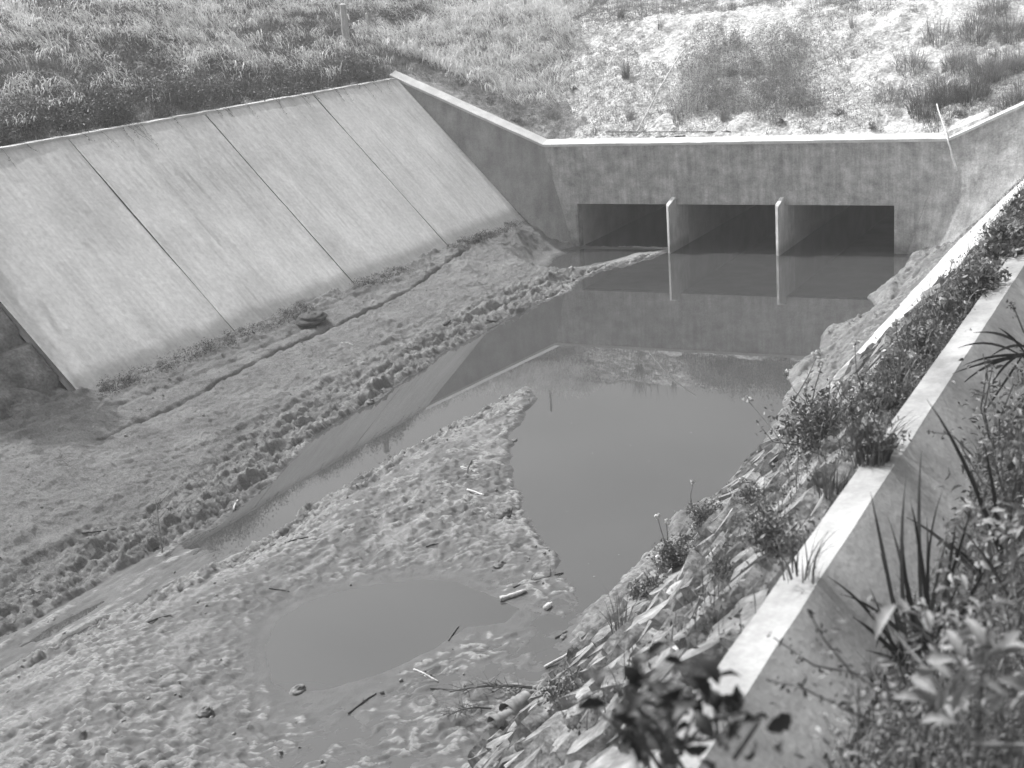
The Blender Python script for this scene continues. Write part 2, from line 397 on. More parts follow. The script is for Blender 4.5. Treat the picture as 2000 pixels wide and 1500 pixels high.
pond_px = [(1141, 486), (1300, 487), (1240, 495), (1200, 508), (1140, 520), (1085, 528), (1060, 526), (1080, 508), (1110, 492)]
right_px = [(1783, 500), (1762, 530), (1735, 555), (1702, 580), (1715, 600), (1680, 625), (1620, 642), (1605, 665), (1600, 690), (1555, 722), (1540, 760), (1520, 800), (1490, 860), (1440, 930), (1380, 975), (1330, 1010),
            (1290, 1060), (1230, 1120), (1170, 1170), (1140, 1215), (1120, 1280), (1060, 1350), (1000, 1420), (900, 1560), (800, 1800)]
W0 = lambda L: [at(q, 0)[:2] for q in L]
E_ = W0(edge_px); BAR = W0(bar_px); SH = W0(shal_px); POOL = W0(pool_px); POND = W0(pond_px); RE = W0(right_px)
LEFT = [(-1.55, .35)]+[tuple(e) for e in E_]+[(E_[-1][0]-2, -40), (-12, -40), (-12, .35)]
RIGHT = [(4.9, .35)]+[tuple(e) for e in RE]+[(6.2, -40), (12, -40), (12, .35)]
mx = np.arange(-8.2, 7.4, .028)
my = []; y = -33.0
while y < 25: my.append(y); y += .023 if y < -18 else (.035 if y < .3 else .8)
my = np.array(my); X, Y = np.meshgrid(mx, my, indexing='ij')
wx = X+.36*(fbm(X*1.4, Y*.8, 21, 3)-.5)+.14*(fbm(X*6, Y*2.2, 24, 4)-.5); wy = Y+.2*(fbm(X*2, Y*1.5, 22)-.5)
dl = sdf(LEFT, wx, wy); db = sdf(BAR, wx, wy); ds = sdf(SH, wx, wy); dp = sdf(POOL, X+.06*(fbm(X*5, Y*5, 2)-.5), Y+.06*(fbm(X*5, Y*5, 8)-.5))
dr = sdf(RIGHT, wx, wy); dpo = sdf(POND, X+.3*(fbm(X*2, Y*2, 4)-.5), Y)
# rotated frame along the flow (channel runs along Y with slight skew)
ax_, ay_ = X*.97+Y*.1, Y*.97-X*.1
def lump(fx, fy, s):   # rough eroded lumps elongated along the channel
    a, b = worley(X*fx, Y*fy, s); return np.clip(.75-a, 0, 1)
rid = 1-np.abs(fbm(X*3.2, Y*1.1, 31, 5)*2-1)
rip_f, rip_s = worley(X*4.2+.8*fbm(X, Y, 3), Y*3.6, 77)
wq = fbm(X*1.3, Y*1.3, 201, 3)-.5; wq2 = fbm(X*3.5, Y*3.5, 202, 3)-.5
ph = (Y*.85-X*.35)/.27+wq*5+wq2*2.2+.35*np.sin(X*14+wq*9)
vx = X+.22*(fbm(X*2.2, Y*2.2, 211, 3)-.5); vy = Y+.22*(fbm(X*2.2, Y*2.2, 212, 3)-.5)
wf, wf2 = worley(vx*4.6, vy*3.7, 213); dome = np.clip(.62-wf, 0, 1)*1.5*(.35+.9*hash2(np.floor(vx*4.6), np.floor(vy*3.7), 5))
rip = .45*(1-np.abs(np.sin(math.pi*ph)))**1.3*sstep(.25, .6, fbm(X*2.6, Y*2.6, 203, 3)+.1)+.5*dome+.3*(fbm(X*9, Y*8, 216, 4)-.5)
def terr(v, n, k=7.0):
    t = v*n; f = np.floor(t); return (f+1/(1+np.exp(-k*3*((t-f)-.5))))/n
crm = (1-np.abs(fbm(X*13+Y*1, Y*2.6, 215, 5, .62)*2-1)*1.9).clip(-.4, 1)-.5
wX = X+.16*(fbm(X*3, Y*1.6, 205)-.5); wY = Y+.5*(fbm(X*2.3, Y*1.2, 206)-.5)
sc1 = terr(fbm(wX*4.0, wY*.62, 207, 5), 11, 9)-.5; sc2 = terr(fbm(wX*9, wY*1.5, 208, 5), 8, 9)-.5
# --- left bank
toe = -5.9; tdist = np.clip(X-toe, 0, 9)
u = np.clip(dl/(dl+tdist+1e-3), 0, 1)
pk = np.clip(fbm(X*17, Y*12, 301, 3, .7)-.5, -.5, .5)*1.5
cut = sstep(0, .07, dl)*.055 + sstep(.0, .8, dl)*.05
hl = np.where(dl > 0, cut+.86*u**1.25, -.35*sstep(0, .8, -dl))
band = sstep(0, .15, dl)*sstep(1.5, .3, dl)
fb = fbm(X*2.2, Y*.9, 40, 5)-.5; fs = fbm(X*9, Y*4.5, 41, 4)-.5; ff = fbm(X*16, Y*13, 43, 3)-.5
hl += np.where(dl > 0, 1, 0)*(band*(.27*sc1+.13*sc2+.03*crm)+.05*pk*(1+1.1*band) + (.13*sc1+.08*sc2+.015*crm)*sstep(0, .1, dl)*sstep(.7, .3, u)+.03*fs + .022*ff + .07*(fbm(X*1.2, Y*.8, 44)-.5))
hl += np.where(dl > .2, 1, 0)*sstep(1.0, 1.6, dl)*sstep(1.2, 2.0, tdist)*(rip*.040*sstep(.35, .6, fbm(X*.4, Y*.25, 46)))
# crack lines by the toe of the slab
cr1 = pdist([at(q, .95)[:2] for q in [(189, 822), (378, 734), (525, 661), (600, 630), (700, 587), (800, 540), (930, 468), (985, 440)]], X+.10*(fbm(X*3, Y*3, 311, 4)-.5), Y+.1*(fbm(X*6, Y*6, 312, 4)-.5))
cr2 = pdist([at(q, .97)[:2] for q in [(170, 795), (300, 740), (440, 685), (520, 650), (640, 598)]], X+.14*(fbm(X*4, Y*4, 313, 4)-.5), Y)
cw = .014+.06*np.clip(fbm(X*2.5, Y*2.5, 50)-.2, 0, 1)
brk = sstep(.36, .5, fbm(X*1.5, Y*1.1, 209, 4)); hl -= .13*np.exp(-(cr1/cw)**2)*(.5+.5*brk)+.05*np.exp(-(cr2/.05)**2)*brk
toeb = sstep(1.25, .1, tdist)
hl += toeb*(.22*np.clip(fbm(X*7, Y*3, 51, 5)-.45, 0, 1)+.04*crm+.04*sc2)
# pond by the first opening
hl = np.where(dpo > -1.1, hl*(.06+.94*sstep(-.02, -1.1, dpo)) - .06*sstep(-.05, .12, dpo), hl)
sp = sstep(-3.6, -.5, Y)*sstep(-3.4, -2.6, X)          # sand spit stays low
hl = np.where((dl > 0) & (dpo < 0), hl*(1-sp*.0), hl)
# --- bar / island
fbar = sstep(0, .12, db)*.05 + .13*sstep(0, 1.2, db)
up_edge = pdist(BAR[1:15], X, Y)
fr = sstep(.9, .1, up_edge)
hb = np.where(db > 0, fbar+fr*(.24*sc1+.12*sc2+.04*crm)+.045*sc2+.015*crm+.055*pk*(1+.8*fr)+.02*fs+.022*ff+.05*(fbm(X*1.4, Y, 47)-.5), -.3*sstep(0, .7, -db))
ripz = sstep(-17.0, -19.5, Y)*sstep(0.6, 1.3, X+.0)
hb += np.where(db > 0, 1, 0)*ripz*(rip*.10-.02)*sstep(.05, .35, db)
low = sstep(2.3, .3, sdf(POOL, X, Y)*-1)
hb = np.where(db > 0, hb*(1-.45*low), hb)
# --- shallows
hs = np.where(ds > 0, .006+.10*(fbm(X*1.6, Y*1.2, 60, 5)-.54)+rip*.09*sstep(.3, .6, fbm(X*.8, Y*.8, 61))+.025*fs+.012*ff, -.2*sstep(0, .6, -ds)-.01)
# --- right fringe
ur = np.clip(dr, 0, 3)
endz = sstep(-17, -14, Y)
hr = np.where(dr > 0, .03+sstep(0, .12, dr)*.06+np.clip(ur*.33, 0, .62)*(.35+.65*endz)+(.20*sc1+.11*sc2+.04*crm)*sstep(0, .25, dr)+.05*pk+.05*fs+.02*ff, -.35*sstep(0, .5, -dr))
Z = np.maximum(np.maximum(hl, hb), np.maximum(hs, hr))
gap = (dl < 0) & (db < 0) & (Y < -20.6) & (X < 1)
shz = .016+.11*(fbm(X*3.5, Y*.7, 320, 5)-.52)+.015*crm+.03*sc1
Z = np.where(gap, np.maximum(Z, shz-.25*sstep(-21.9, -20.8, Y)), Z)
Z = np.where(dp > -.5, np.where(dp > 0, -.004-.07*sstep(0, .5, dp), Z*sstep(.02, -.5, dp)+.004-.006*sstep(-.05, 0, dp)), Z)
Z = np.where(Y > .2, np.minimum(Z, -.2), Z)
lap = Z*0; k = 4
lap[k:-k, k:-k] = Z[k:-k, k:-k]-(Z[:-2*k, k:-k]+Z[2*k:, k:-k]+Z[k:-k, :-2*k]+Z[k:-k, 2*k:])/4
patch = fbm(X*1.1, Y*.9, 71, 4)
lowland = np.maximum(sstep(.16, .02, Z), 0)
nearpool = sstep(3.2, .2, -sdf(SH, X, Y))
wet = np.clip(.74*(db > .1)+.30*((dr > 0) & (Y > -17))+sstep(.09, .01, Z)*.9+.5*sstep(.55, .35, patch)*.5+.75*nearpool*sstep(.95, .35, patch), 0, 1)
cut_d = np.where((dl > 0) & (dl < .09), 1, 0); wet = np.maximum(wet, cut_d*.8)
# seepage running down from the slab joints, damp toe; wing-foot streak is partly the wing wall's shadow, painted in
for (a, b, wd_) in [((690, 552), (790, 625), .13), ((600, 610), (735, 690), .15), ((1000, 430), (1100, 483), .14), ((873, 478), (930, 520), .12), ((760, 590), (800, 640), .1)]:
    d_ = pdist([at(a, 1.)[:2], at(b, .75)[:2]], wx, wy); wet = np.maximum(wet, .85*sstep(wd_*2.2, wd_*.6, d_))
wet = np.maximum(wet, .6*toeb*sstep(.4, .6, fbm(X*2, Y*1, 73)+.1))
wet = np.maximum(wet, np.exp(-(cr1/(cw*1.2))**2))
crust_glint = np.clip(sstep(.003, .014, lap), 0, 1)*sstep(.48, .60, fbm(X*5, Y*3.5, 74, 5)+.05*fr+.05*band+.07*nearpool)*sstep(.01, .03, Z)  # dry pale crust, plus wet glints painted onto the ripple crests
crust_glint *= np.where(dl > 0, sstep(1.7, .3, dl)*.75, np.where(db > 0, .35+.6*sstep(-.6, -.05, -sstep(2.6, .3, -sdf(POOL, X, Y)))+.4*fr, .9)); crust_glint = np.maximum(crust_glint, .6*fr*(db > .02)*sstep(.52, .62, fbm(X*7, Y*4, 77, 5))); crust_glint = np.maximum(crust_glint, .22*sstep(.52, .66, fbm(X*3, Y*1.2, 75, 6))*(Z > .05))
crust_glint = np.maximum(crust_glint, .75*sstep(.28, .1, np.abs(dpo+.28))*sstep(-2.9, -2.2, X)*(dl > .12))
crust_glint = np.maximum(crust_glint, .5*((dr > 0) & (Y > -14))*sstep(.5, .62, fbm(X*4.5, Y*2.8, 79))*sstep(.9, .2, dr))
wet = np.clip(wet*(1-crust_glint*.9), 0, 1); crust_glint = np.clip(crust_glint, 0, .95)
keepF = grid(len(mx), len(my))
mud = mk('riverbed', np.stack([X.ravel(), Y.ravel(), Z.ravel()], 1), keepF, m_mud, smooth=True, attrs={'wet': wet, 'crust_glint': crust_glint})
tag(mud, kind='structure')
def mudz(x, y):
    i = int(np.clip(np.searchsorted(mx, x), 0, len(mx)-1)); j = int(np.clip(np.searchsorted(my, y), 0, len(my)-1)); return max(Z[i, j], 0)
wv = mk('water', [(-9, -60, 0), (10, -60, 0), (10, 25, 0), (-9, 25, 0)], [(0, 1, 2, 3)], m_water); tag(wv, kind='structure')
def at_mud(q):
    z = .1
    for _ in range(12):
        p = at(q, z); z = .5*z+.5*mudz(p[0], p[1])
    p = at(q, z); p[2] = mudz(p[0], p[1]); return p

# ------------------------------------------------------------------ culvert
cul = thing('culvert', 'grey concrete culvert head with three dark square openings and sloping wing walls', 'culvert', (0, 0, 0))
H0 = 2.855; JA, JB = -4.39, 4.39; SOF = 1.24; PT = .055
TL, TR = -5.34, 5.70
def wallquads(b, P4, th=.3, n=1):
    """P4: four front points (bl, br, tr, tl); thick solid going +Y"""
    P4 = [np.array(p, float) for p in P4]; back = [p+np.array([0, th, 0]) for p in P4]
    b.add(P4+back, [(0, 1, 2, 3), (7, 6, 5, 4), (0, 4, 5, 1), (1, 5, 6, 2), (2, 6, 7, 3), (3, 7, 4, 0)])
b = MB()
# lintel above the openings, then the two side pieces (butted)
xl = TL+(JA-.02-TL)*(1-(SOF+.6)/(H0+.6)); xr = TR+(JB+.1-TR)*(1-(SOF+.6)/(H0+.6))
wallquads(b, [(xl, 0, SOF), (xr, 0, SOF), (TR, 0, H0), (TL, 0, H0)])
wallquads(b, [(JA-.04, 0, -.6), (JA, 0, -.6), (JA, 0, SOF), (xl, 0, SOF)])
wallquads(b, [(JB, 0, -.6), (JB+.12, 0, -.6), (xr, 0, SOF), (JB, 0, SOF)])
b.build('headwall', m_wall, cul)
for s in (-1, 1):
    if s < 0:
        P = [(-9.62, -.60, 4.93), (TL, 0, H0), (JA-.04, 0, -.6), (-4.35, -.55, -.6)]; bot = (-4.30, -.55, -.6)
    else:
        P = [(10.6, -.75, 5.15), (TR, 0, H0), (JB+.12, 0, -.6), (4.9, -.5, -.6)]
    P = [np.array(p, float) for p in P]
    n = 16; V = []
    for i in range(n+1):
        for j in range(n+1):
            a, c = i/n, j/n
            V.append((P[1]*(1-a)+P[0]*a)*(1-c)+(P[2]*(1-a)+P[3]*a)*c)
    V = np.array(V); Vb = V+np.array([0, .3, 0]); N = len(V)
    F = [tuple(f) for f in grid(n+1, n+1)]; F2 = [tuple(np.array(f)[::-1]+N) for f in F]
    ed = [i*(n+1) for i in range(n+1)]
    F3 = [(ed[i], ed[i+1], ed[i+1]+N, ed[i]+N) for i in range(n)]
    mk('wing_wall', np.concatenate([V, Vb]), F+F2+F3, m_wing_shade if s < 0 else m_wall, cul)  # left wing takes the concrete with shade in its colour
# coping: proud 3 mm strip, fall towards the channel
def coping(p, q, name='coping', wd=.34, th=.07, rise=.10, parent=cul, ov=.02):
    p = np.array(p, float); q = np.array(q, float); b = MB(); n = max(2, int(np.linalg.norm(q-p)/.35)); V = []
    for i in range(n+1):
        c = p+(q-p)*i/n; jz = rng.normal(0, .004); jy = rng.normal(0, .006)
        for (yy, zz) in ((-ov+jy, -th), (-ov+jy, .0+jz), (wd, rise+jz), (wd, -th)):
            V.append(c+np.array([0, yy, zz]))
    F = [(i*4+j, i*4+(j+1) % 4, (i+1)*4+(j+1) % 4, (i+1)*4+j) for i in range(n) for j in range(4)]+[(0, 1, 2, 3), (n*4+3, n*4+2, n*4+1, n*4)]
    b.add(V, F); return b.build(name, m_cop, parent)
coping((TL, 0, H0+.055), (TR, 0, H0+.055)); coping((-9.75, -.62, 5.03), (TL-.003, 0, H0+.058)); coping((TR+.003, 0, H0+.058), (10.6, -.77, 5.20), wd=.3, rise=.05)
# piers with cutwater noses
for s in (-1.5, 1.5):
    d0 = -.58; hz = 1.27; b = MB()
    V = [(s-PT, .003, -.6), (s+PT, .003, -.6), (s+PT, d0, -.6), (s-PT, d0+.11, -.6)]
    top = [(s-PT, .003, 1.42), (s+PT, .003, 1.42), (s+PT, d0, hz), (s-PT, d0+.11, hz+.04)]
    V = [(v[0], .9, v[2]) if v[1] == .003 else v for v in V]; top = [(s-PT, .9, 1.235), (s+PT, .9, 1.235), (s+PT, -.003, 1.235), (s+PT, -.003, 1.42)]+top[2:]+[(s-PT, -.003, 1.42), (s-PT, -.003, 1.235)]  # pier runs inward so its paler concrete paints the skylit barrel wall
    b.add([np.array(v) for v in V+top], [(0, 1, 5, 4), (1, 2, 8, 7, 6, 5), (2, 3, 9, 8), (7, 8, 9, 10), (3, 0, 4, 11, 10, 9), (4, 5, 6, 11), (6, 7, 10, 11)]); p = b.build('pier', m_pier_skylit, cul)
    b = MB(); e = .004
    # paler cutwater edge: chamfer face and the sloped top edge, proud of the pier
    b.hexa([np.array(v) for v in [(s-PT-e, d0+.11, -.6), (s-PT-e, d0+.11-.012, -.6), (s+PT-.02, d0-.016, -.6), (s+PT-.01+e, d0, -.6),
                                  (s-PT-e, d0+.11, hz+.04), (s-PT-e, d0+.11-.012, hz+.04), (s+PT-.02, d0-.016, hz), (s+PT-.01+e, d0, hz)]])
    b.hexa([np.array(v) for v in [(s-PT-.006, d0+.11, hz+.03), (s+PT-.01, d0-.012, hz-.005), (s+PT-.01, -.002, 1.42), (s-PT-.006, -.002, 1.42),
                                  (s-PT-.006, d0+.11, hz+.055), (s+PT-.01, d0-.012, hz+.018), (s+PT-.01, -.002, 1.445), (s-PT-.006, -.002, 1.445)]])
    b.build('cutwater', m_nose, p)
# barrels
b = MB(); T = .3; Y0, Y1 = .303, 20.
b.box(((JA+JB)/2, (Y0+Y1)/2, SOF+.2), (JB-JA+.8, Y1-Y0, .4)); b.build('barrel_roof', m_in, cul)
for x in (JA-.2, JB+.2):
    b = MB(); b.box((x, (Y0+Y1)/2, .318-.002), (.4, Y1-Y0, 1.84)); b.build('barrel_wall', m_in, cul)
for x in (-1.5, 1.5):
    b = MB(); b.box((x, (.903+Y1)/2, .318), (PT*2, Y1-.903, 1.836)); b.build('barrel_wall', m_in, cul)
b = MB(); b.box((0, Y1+.1, .5), (9.6, .19, 2.4)); b.build('barrel_end', m_in, cul)

# ------------------------------------------------------------------ left slope lining
ll = thing('slope_lining', 'smooth concrete slope of four jointed slabs left of the culvert', 'concrete slope', (-7.7, -9.5, 1.0))
LT = np.array([-9.50, 0, 4.906]); LB = np.array([-5.88, 0, 1.016]); dsl = LB-LT; Ls = np.linalg.norm(dsl); dn = dsl/Ls
nrm = np.array([-dn[2]*-1*-1, 0, dn[0]]); nrm = np.array([.732, 0, .681])
js = [-.62, -4.942, -9.442, -13.942, -18.44]
for i in range(4):
    y0, y1 = js[i]-.012, js[i+1]+.012
    U = np.linspace(0, Ls+1.3, 120); Vv = np.linspace(y0, y1, 90); UU, VV = np.meshgrid(U, Vv, indexing='ij')
    h = .020*(fbm(UU*.55+i*9, VV*1.1, 80+i, 4)-.5)+.012*(fbm(UU*1.6, VV*3.2, 90, 3)-.5)+(.012 if i == 3 else 0)*(np.sin((UU*1.0+VV*1.2)*1.4))
    h += (-.004*i)+ (UU/Ls)*(.03*(i-1.5))*0
    P = LT[None, None, :]+dn[None, None, :]*UU[..., None]+nrm[None, None, :]*h[..., None]; P[..., 1] = VV
    # stains: run-off streaks, damp blob, edges at joints
    ed = np.minimum(VV-y0, y1-VV); ed = np.abs(ed) if True else ed
    st = .5*sstep(.06, .0, ed)+.35*sstep(.5, .0, ed)*sstep(.45, .75, fbm(UU*.8, VV*8, 95))
    st += .38*sstep(.58, .80, fbm(UU*.7, VV*15, 96, 6))*sstep(.45, .6, fbm(UU*.5, VV*.8, 97))
    bl = P[..., 1]*0
    dq = ray((608, 606)); nn_ = nrm; tq = float(((LB-CAM)@nn_)/(dq@nn_)); bc = CAM+dq*tq
    bl = np.hypot((P[..., 1]-bc[1])/.55, (P[..., 2]-bc[2])/.24)+.35*(fbm(P[..., 1]*5, UU*5, 98)-.5)
    st = np.maximum(np.clip(st, 0, .8), .95*sstep(1.05, .97, bl))
    st = np.maximum(st, .6*sstep(.25, 0, P[..., 2]-1.02-.15*fbm(VV*3, VV*0, 99)))
    top = P.reshape(-1, 3); bot = top-nrm*.16; n0 = len(top); nu, nv = len(U), len(Vv)
    idx = np.arange(n0).reshape(nu, nv)
    per = np.concatenate([idx[0, :], idx[1:, -1], idx[-1, -2::-1], idx[-2:0:-1, 0]])
    pn = np.roll(per, -1); sideF = np.stack([per, pn, pn+n0, per+n0], 1)[:, ::-1]
    F = grid(nu, nv)
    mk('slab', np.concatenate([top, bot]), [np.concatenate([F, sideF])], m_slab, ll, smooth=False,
       attrs={'stain': np.concatenate([st.ravel(), np.zeros(n0)])}).data.polygons.foreach_set('use_smooth', np.ones(len(F)+len(sideF), bool))
b = MB(); yy = np.linspace(-.7, -30, 110)
V = []
for y in yy:
    j = rng.normal(0, .006)
    for dx, dz in ((.012, -.10), (.012, .035+j), (-.15, .045+j), (-.15, -.1)): V.append(LT+np.array([dx, y, dz]))
n = len(yy)-1
b.add(V, [(i*4+j, (i+1)*4+j, (i+1)*4+(j+1) % 4, i*4+(j+1) % 4) for i in range(n) for j in range(4)]); b.build('kerb', m_cop, ll)

# ------------------------------------------------------------------ right slope: concrete strip, stone pitching, kerb
sl = np.array([RK, 0, 1.]); sl /= np.linalg.norm(sl); rn = np.array([-sl[2], 0, sl[0]])
def RP(z, y, h=0): return np.array([RX0+RK*z, y, z])+rn*h
rl = thing('slope_lining', 'sunlit white concrete strip along the right slope above the water', 'concrete slope', tuple(RP(1.5, -8)))
for (ya, yb) in ((-.62, -7.9), (-7.93, -15.7)):
    U = np.linspace(-.3, 3.25, 40); Vv = np.linspace(ya, yb, 110); UU, VV = np.meshgrid(U, Vv, indexing='ij')
    h = .03*(fbm(UU*2, VV*.8, 110)-.5)+.012*(fbm(UU*7, VV*3, 111)-.5)
    topz = np.clip(UU, -.3, 3.25)
    P = np.stack([RX0+RK*topz, VV, topz], -1)+rn*h[..., None]
    if yb < -15:      # sloping broken end
        P[..., 1] = np.where(VV < -14.5, VV+ (topz-1.0)*.9*sstep(-14.5, -15.7, VV), P[..., 1])
    st = .8*sstep(.60, .72, fbm(UU*9, VV*2.2, 112, 5))*sstep(1.9, .9, UU)+.5*sstep(.62, .75, fbm(UU*5, VV*1.1, 113, 5))
    top = P.reshape(-1, 3); n0 = len(top); idx = np.arange(n0).reshape(len(U), len(Vv))
    per = np.concatenate([idx[0, :], idx[1:, -1], idx[-1, -2::-1], idx[-2:0:-1, 0]]); pn = np.roll(per, -1)
    mk('slab', np.concatenate([top, top-rn*.14]), [np.concatenate([grid(len(U), len(Vv))[:, ::-1], np.stack([per, pn, pn+n0, per+n0], 1)])], m_slabr, rl, attrs={'stain': np.concatenate([np.clip(st, 0, 1).ravel(), np.zeros(n0)])})
# kerb
kb = MB(); V = []; yy = np.linspace(-.9, -37, 120); KX = 10.30
for y in yy:
    j = rng.normal(0, .004)
    bt = .03*float(vn(np.array(y*1.3), np.array(.5), 77))
    for dx, dz in ((-.03, -.35), (0, -.01+j), (.165, .0+j), (.47, -.30+bt), (.47, -.9)): V.append((KX+dx+j, y, 4.9+dz))
n = len(yy)-1
kb.add(V, [(i*5+j, i*5+(j+1) % 5, (i+1)*5+(j+1) % 5, (i+1)*5+j) for i in range(n) for j in range(5)])
ko = kb.build('kerb', m_kerb); tag(ko, 'pale concrete kerb running down the right bank above the stone pitching', 'kerb')
# stone pitching
sp_ = thing('stone_pitching', 'rough flat stones set in the right slope below the pale kerb', 'stone pitching', tuple(RP(2.5, -22)))
U = np.linspace(-.4, 4.72, 150); Vv = np.concatenate([np.linspace(-.7, -14, 130), np.linspace(-14.06, -34, 420)]); UU, VV = np.meshgrid(U, Vv, indexing='ij')
hb_ = .10*(fbm(UU*2.2, VV*1.5, 120, 5)-.5)+.10*np.clip(fbm(UU*5, VV*2.5, 121, 4)-.45, 0, 1)+.03*(fbm(UU*12, VV*9, 122)-.5)-.06
hb_ = np.where(VV > -15.3, np.where(UU < 3.22, -.2, hb_), hb_)
P = np.stack([RX0+RK*UU, VV, UU], -1)+rn*hb_[..., None]
mk('bedding', P.reshape(-1, 3), grid(len(U), len(Vv))[:, ::-1], m_rock, sp_)
b = MB(); k = 0
z = -.15
while z < 4.42:
    rowh = rng.uniform(.13, .30); y = -15.9+rng.uniform(-.3, .3) if z < 3.1 else -1.2
    while y > -33:
        L = rng.uniform(.2, .62)*(1.4 if rng.random() < .2 else 1); hh = rowh*rng.uniform(.75, 1.25); y -= L+rng.uniform(.01, .09)
        if y > -14 and rng.random() < .5: continue
        if rng.random() < .14: continue
        zc = z+rowh/2; c = RP(zc+.0, y+L/2, .0)
        n = rng.integers(6, 9); th = np.sort(rng.uniform(0, 2*math.pi, n))+0; th = np.arange(n)/n*2*math.pi+rng.uniform(-.25, .25, n)
        rr = rng.uniform(.82, 1.15, n)
        e = .62
        pu = np.sign(np.sin(th))*np.abs(np.sin(th))**e*hh*.52*rr*1.35; pv = np.sign(np.cos(th))*np.abs(np.cos(th))**e*L*.52*rr
        ta, tb = rng.normal(0, .16), rng.normal(0, .07)-.03; T0 = rng.uniform(-.01, .07)
        top = [c+sl*a+np.array([0, v, 0])+rn*(T0+ta*a+tb*v+rng.normal(0, .006)) for a, v in zip(pu, pv)]
        ring = [c+sl*a*1.0+np.array([0, v*1.0, 0])+rn*(T0*.4-.025+ta*a+tb*v+rng.normal(0, .008)) for a, v in zip(pu, pv)]
        top = [c+sl*a*.88+np.array([0, v*.92, 0])+rn*(T0+.015+ta*a+tb*v+rng.normal(0, .010)) for a, v in zip(pu, pv)]
        bot = [c+sl*a*1.02+np.array([0, v*1.02, 0])-rn*.1 for a, v in zip(pu, pv)]
        mid = c+rn*(T0+rng.uniform(0, .02))
        V = top+bot+[mid]+ring; r0 = 2*n+1; F = [(i, 2*n, (i+1) % n) for i in range(n)]+[(i, (i+1) % n, r0+(i+1) % n, r0+i) for i in range(n)]+[(r0+i, r0+(i+1) % n, n+(i+1) % n, n+i) for i in range(n)]
        b.add(V, F); k += 1
    z += rowh*.97
so_ = b.build('stone', m_stone, sp_); so_['kind'] = 'stuff'

# rocks beyond the last left slab
rk = thing('rock_facing', 'dark shaded boulders set beyond the end of the left slabs', 'rocks', (-7.5, -19, 2))
U = np.linspace(-.5, 4.9, 60); Vv = np.linspace(-18.46, -32, 160); UU, VV = np.meshgrid(U, Vv, indexing='ij')
f1, f2 = worley(UU*1.5, VV*1.2, 130)
h = .14*sstep(.02, .25, f2-f1)+.06*(fbm(UU*3, VV*3, 131)-.5)-.22
P = np.stack([-4.94-.9305*UU, VV, UU], -1)+nrm*h[..., None]
mk('stone', P.reshape(-1, 3), grid(len(U), len(Vv)), m_rock, rk)

# ------------------------------------------------------------------ posts, poles, sticks
def post(base, h, r, label, lean=(0, 0), name='fence_post'):
    b = MB(); n = 9; pts = []; rad = []
    for i in range(n):
        f = i/(n-1); pts.append(np.array(base)+np.array([lean[0]*f, lean[1]*f, h*f-.3*(1-f)])+rng.normal(0, .004, 3)); rad.append(r*(1.05-.15*f)*rng.uniform(.93, 1.05))
    pts.append(pts[-1]+np.array([.01, 0, .03])); rad.append(r*.5)
    b.tube(pts, rad, 9); o = b.build(name, m_wood); center_origin(o); return tag(o, label, 'post', 'old fence posts on the bank')
gz = lambda x, y: float(gfun(np.array([x]), np.array([y]))[0])
post((-12.0, .8, gz(-12, .8)), 7.03-gz(-12, .8), .11, 'thick weathered post in the long grass, wider of the upright posts', (.02, -.05))
post((-12.0, 2.1, gz(-12, 2.1)), 6.70-gz(-12, 2.1), .045, 'thin pale post in the long grass right of the thick post', (-.03, .02))
post((-9.0, 7.05, gz(-9, 7.05)), 7.33-gz(-9, 7.05), .05, 'lone post high on the bank, seen as a reflection in the pool', (0, 0))
def pole(pts, r, label, m=m_pale, name='pole', cat='pole', group=None):
    b = MB(); P = []; pts = [np.array(p, float) for p in pts]
    for i in range(len(pts)-1):
        for t in np.linspace(0, 1, 7)[:-1 if i < len(pts)-2 else None]: P.append(pts[i]*(1-t)+pts[i+1]*t+rng.normal(0, r*.25, 3))
    R = np.linspace(r*1.15, r*.8, len(P))*rng.uniform(.9, 1.1, len(P)); b.tube(P, R, 7); o = b.build(name, m, smooth=True); center_origin(o); return tag(o, label, cat, group)
p0 = atY((1868, 333), -.20); p1 = atY((1853, 277), -.14); p2 = at_ground((1829, 203), .45)
pole([p0, p1, p2], .022, 'thin white stake hanging over the right end of the culvert coping', name='stake', cat='stake')
p0 = at_ground((1240, 266), .02); p1 = atY((1290, 170), p0[1]+.9); p2 = atY((1335, 97), p0[1]+2.3)
pole([p0, p1, p2], .022, 'long pale pole leaning up the sandy bank behind the culvert wall', name='pole')
p0 = at_ground((1182, 258), .03); p1 = at_ground((1427, 257), .03)
pole([p0, p1], .013, 'long thin rod lying along the back of the culvert coping', m_dwood, 'rod', 'rod')
p0 = at_ground((1280, 268), .03); p1 = at_ground((1338, 265), .03)
pole([p0, p1], .013, 'short dark rod lying below the long rod behind the coping', m_dwood, 'rod', 'rod')

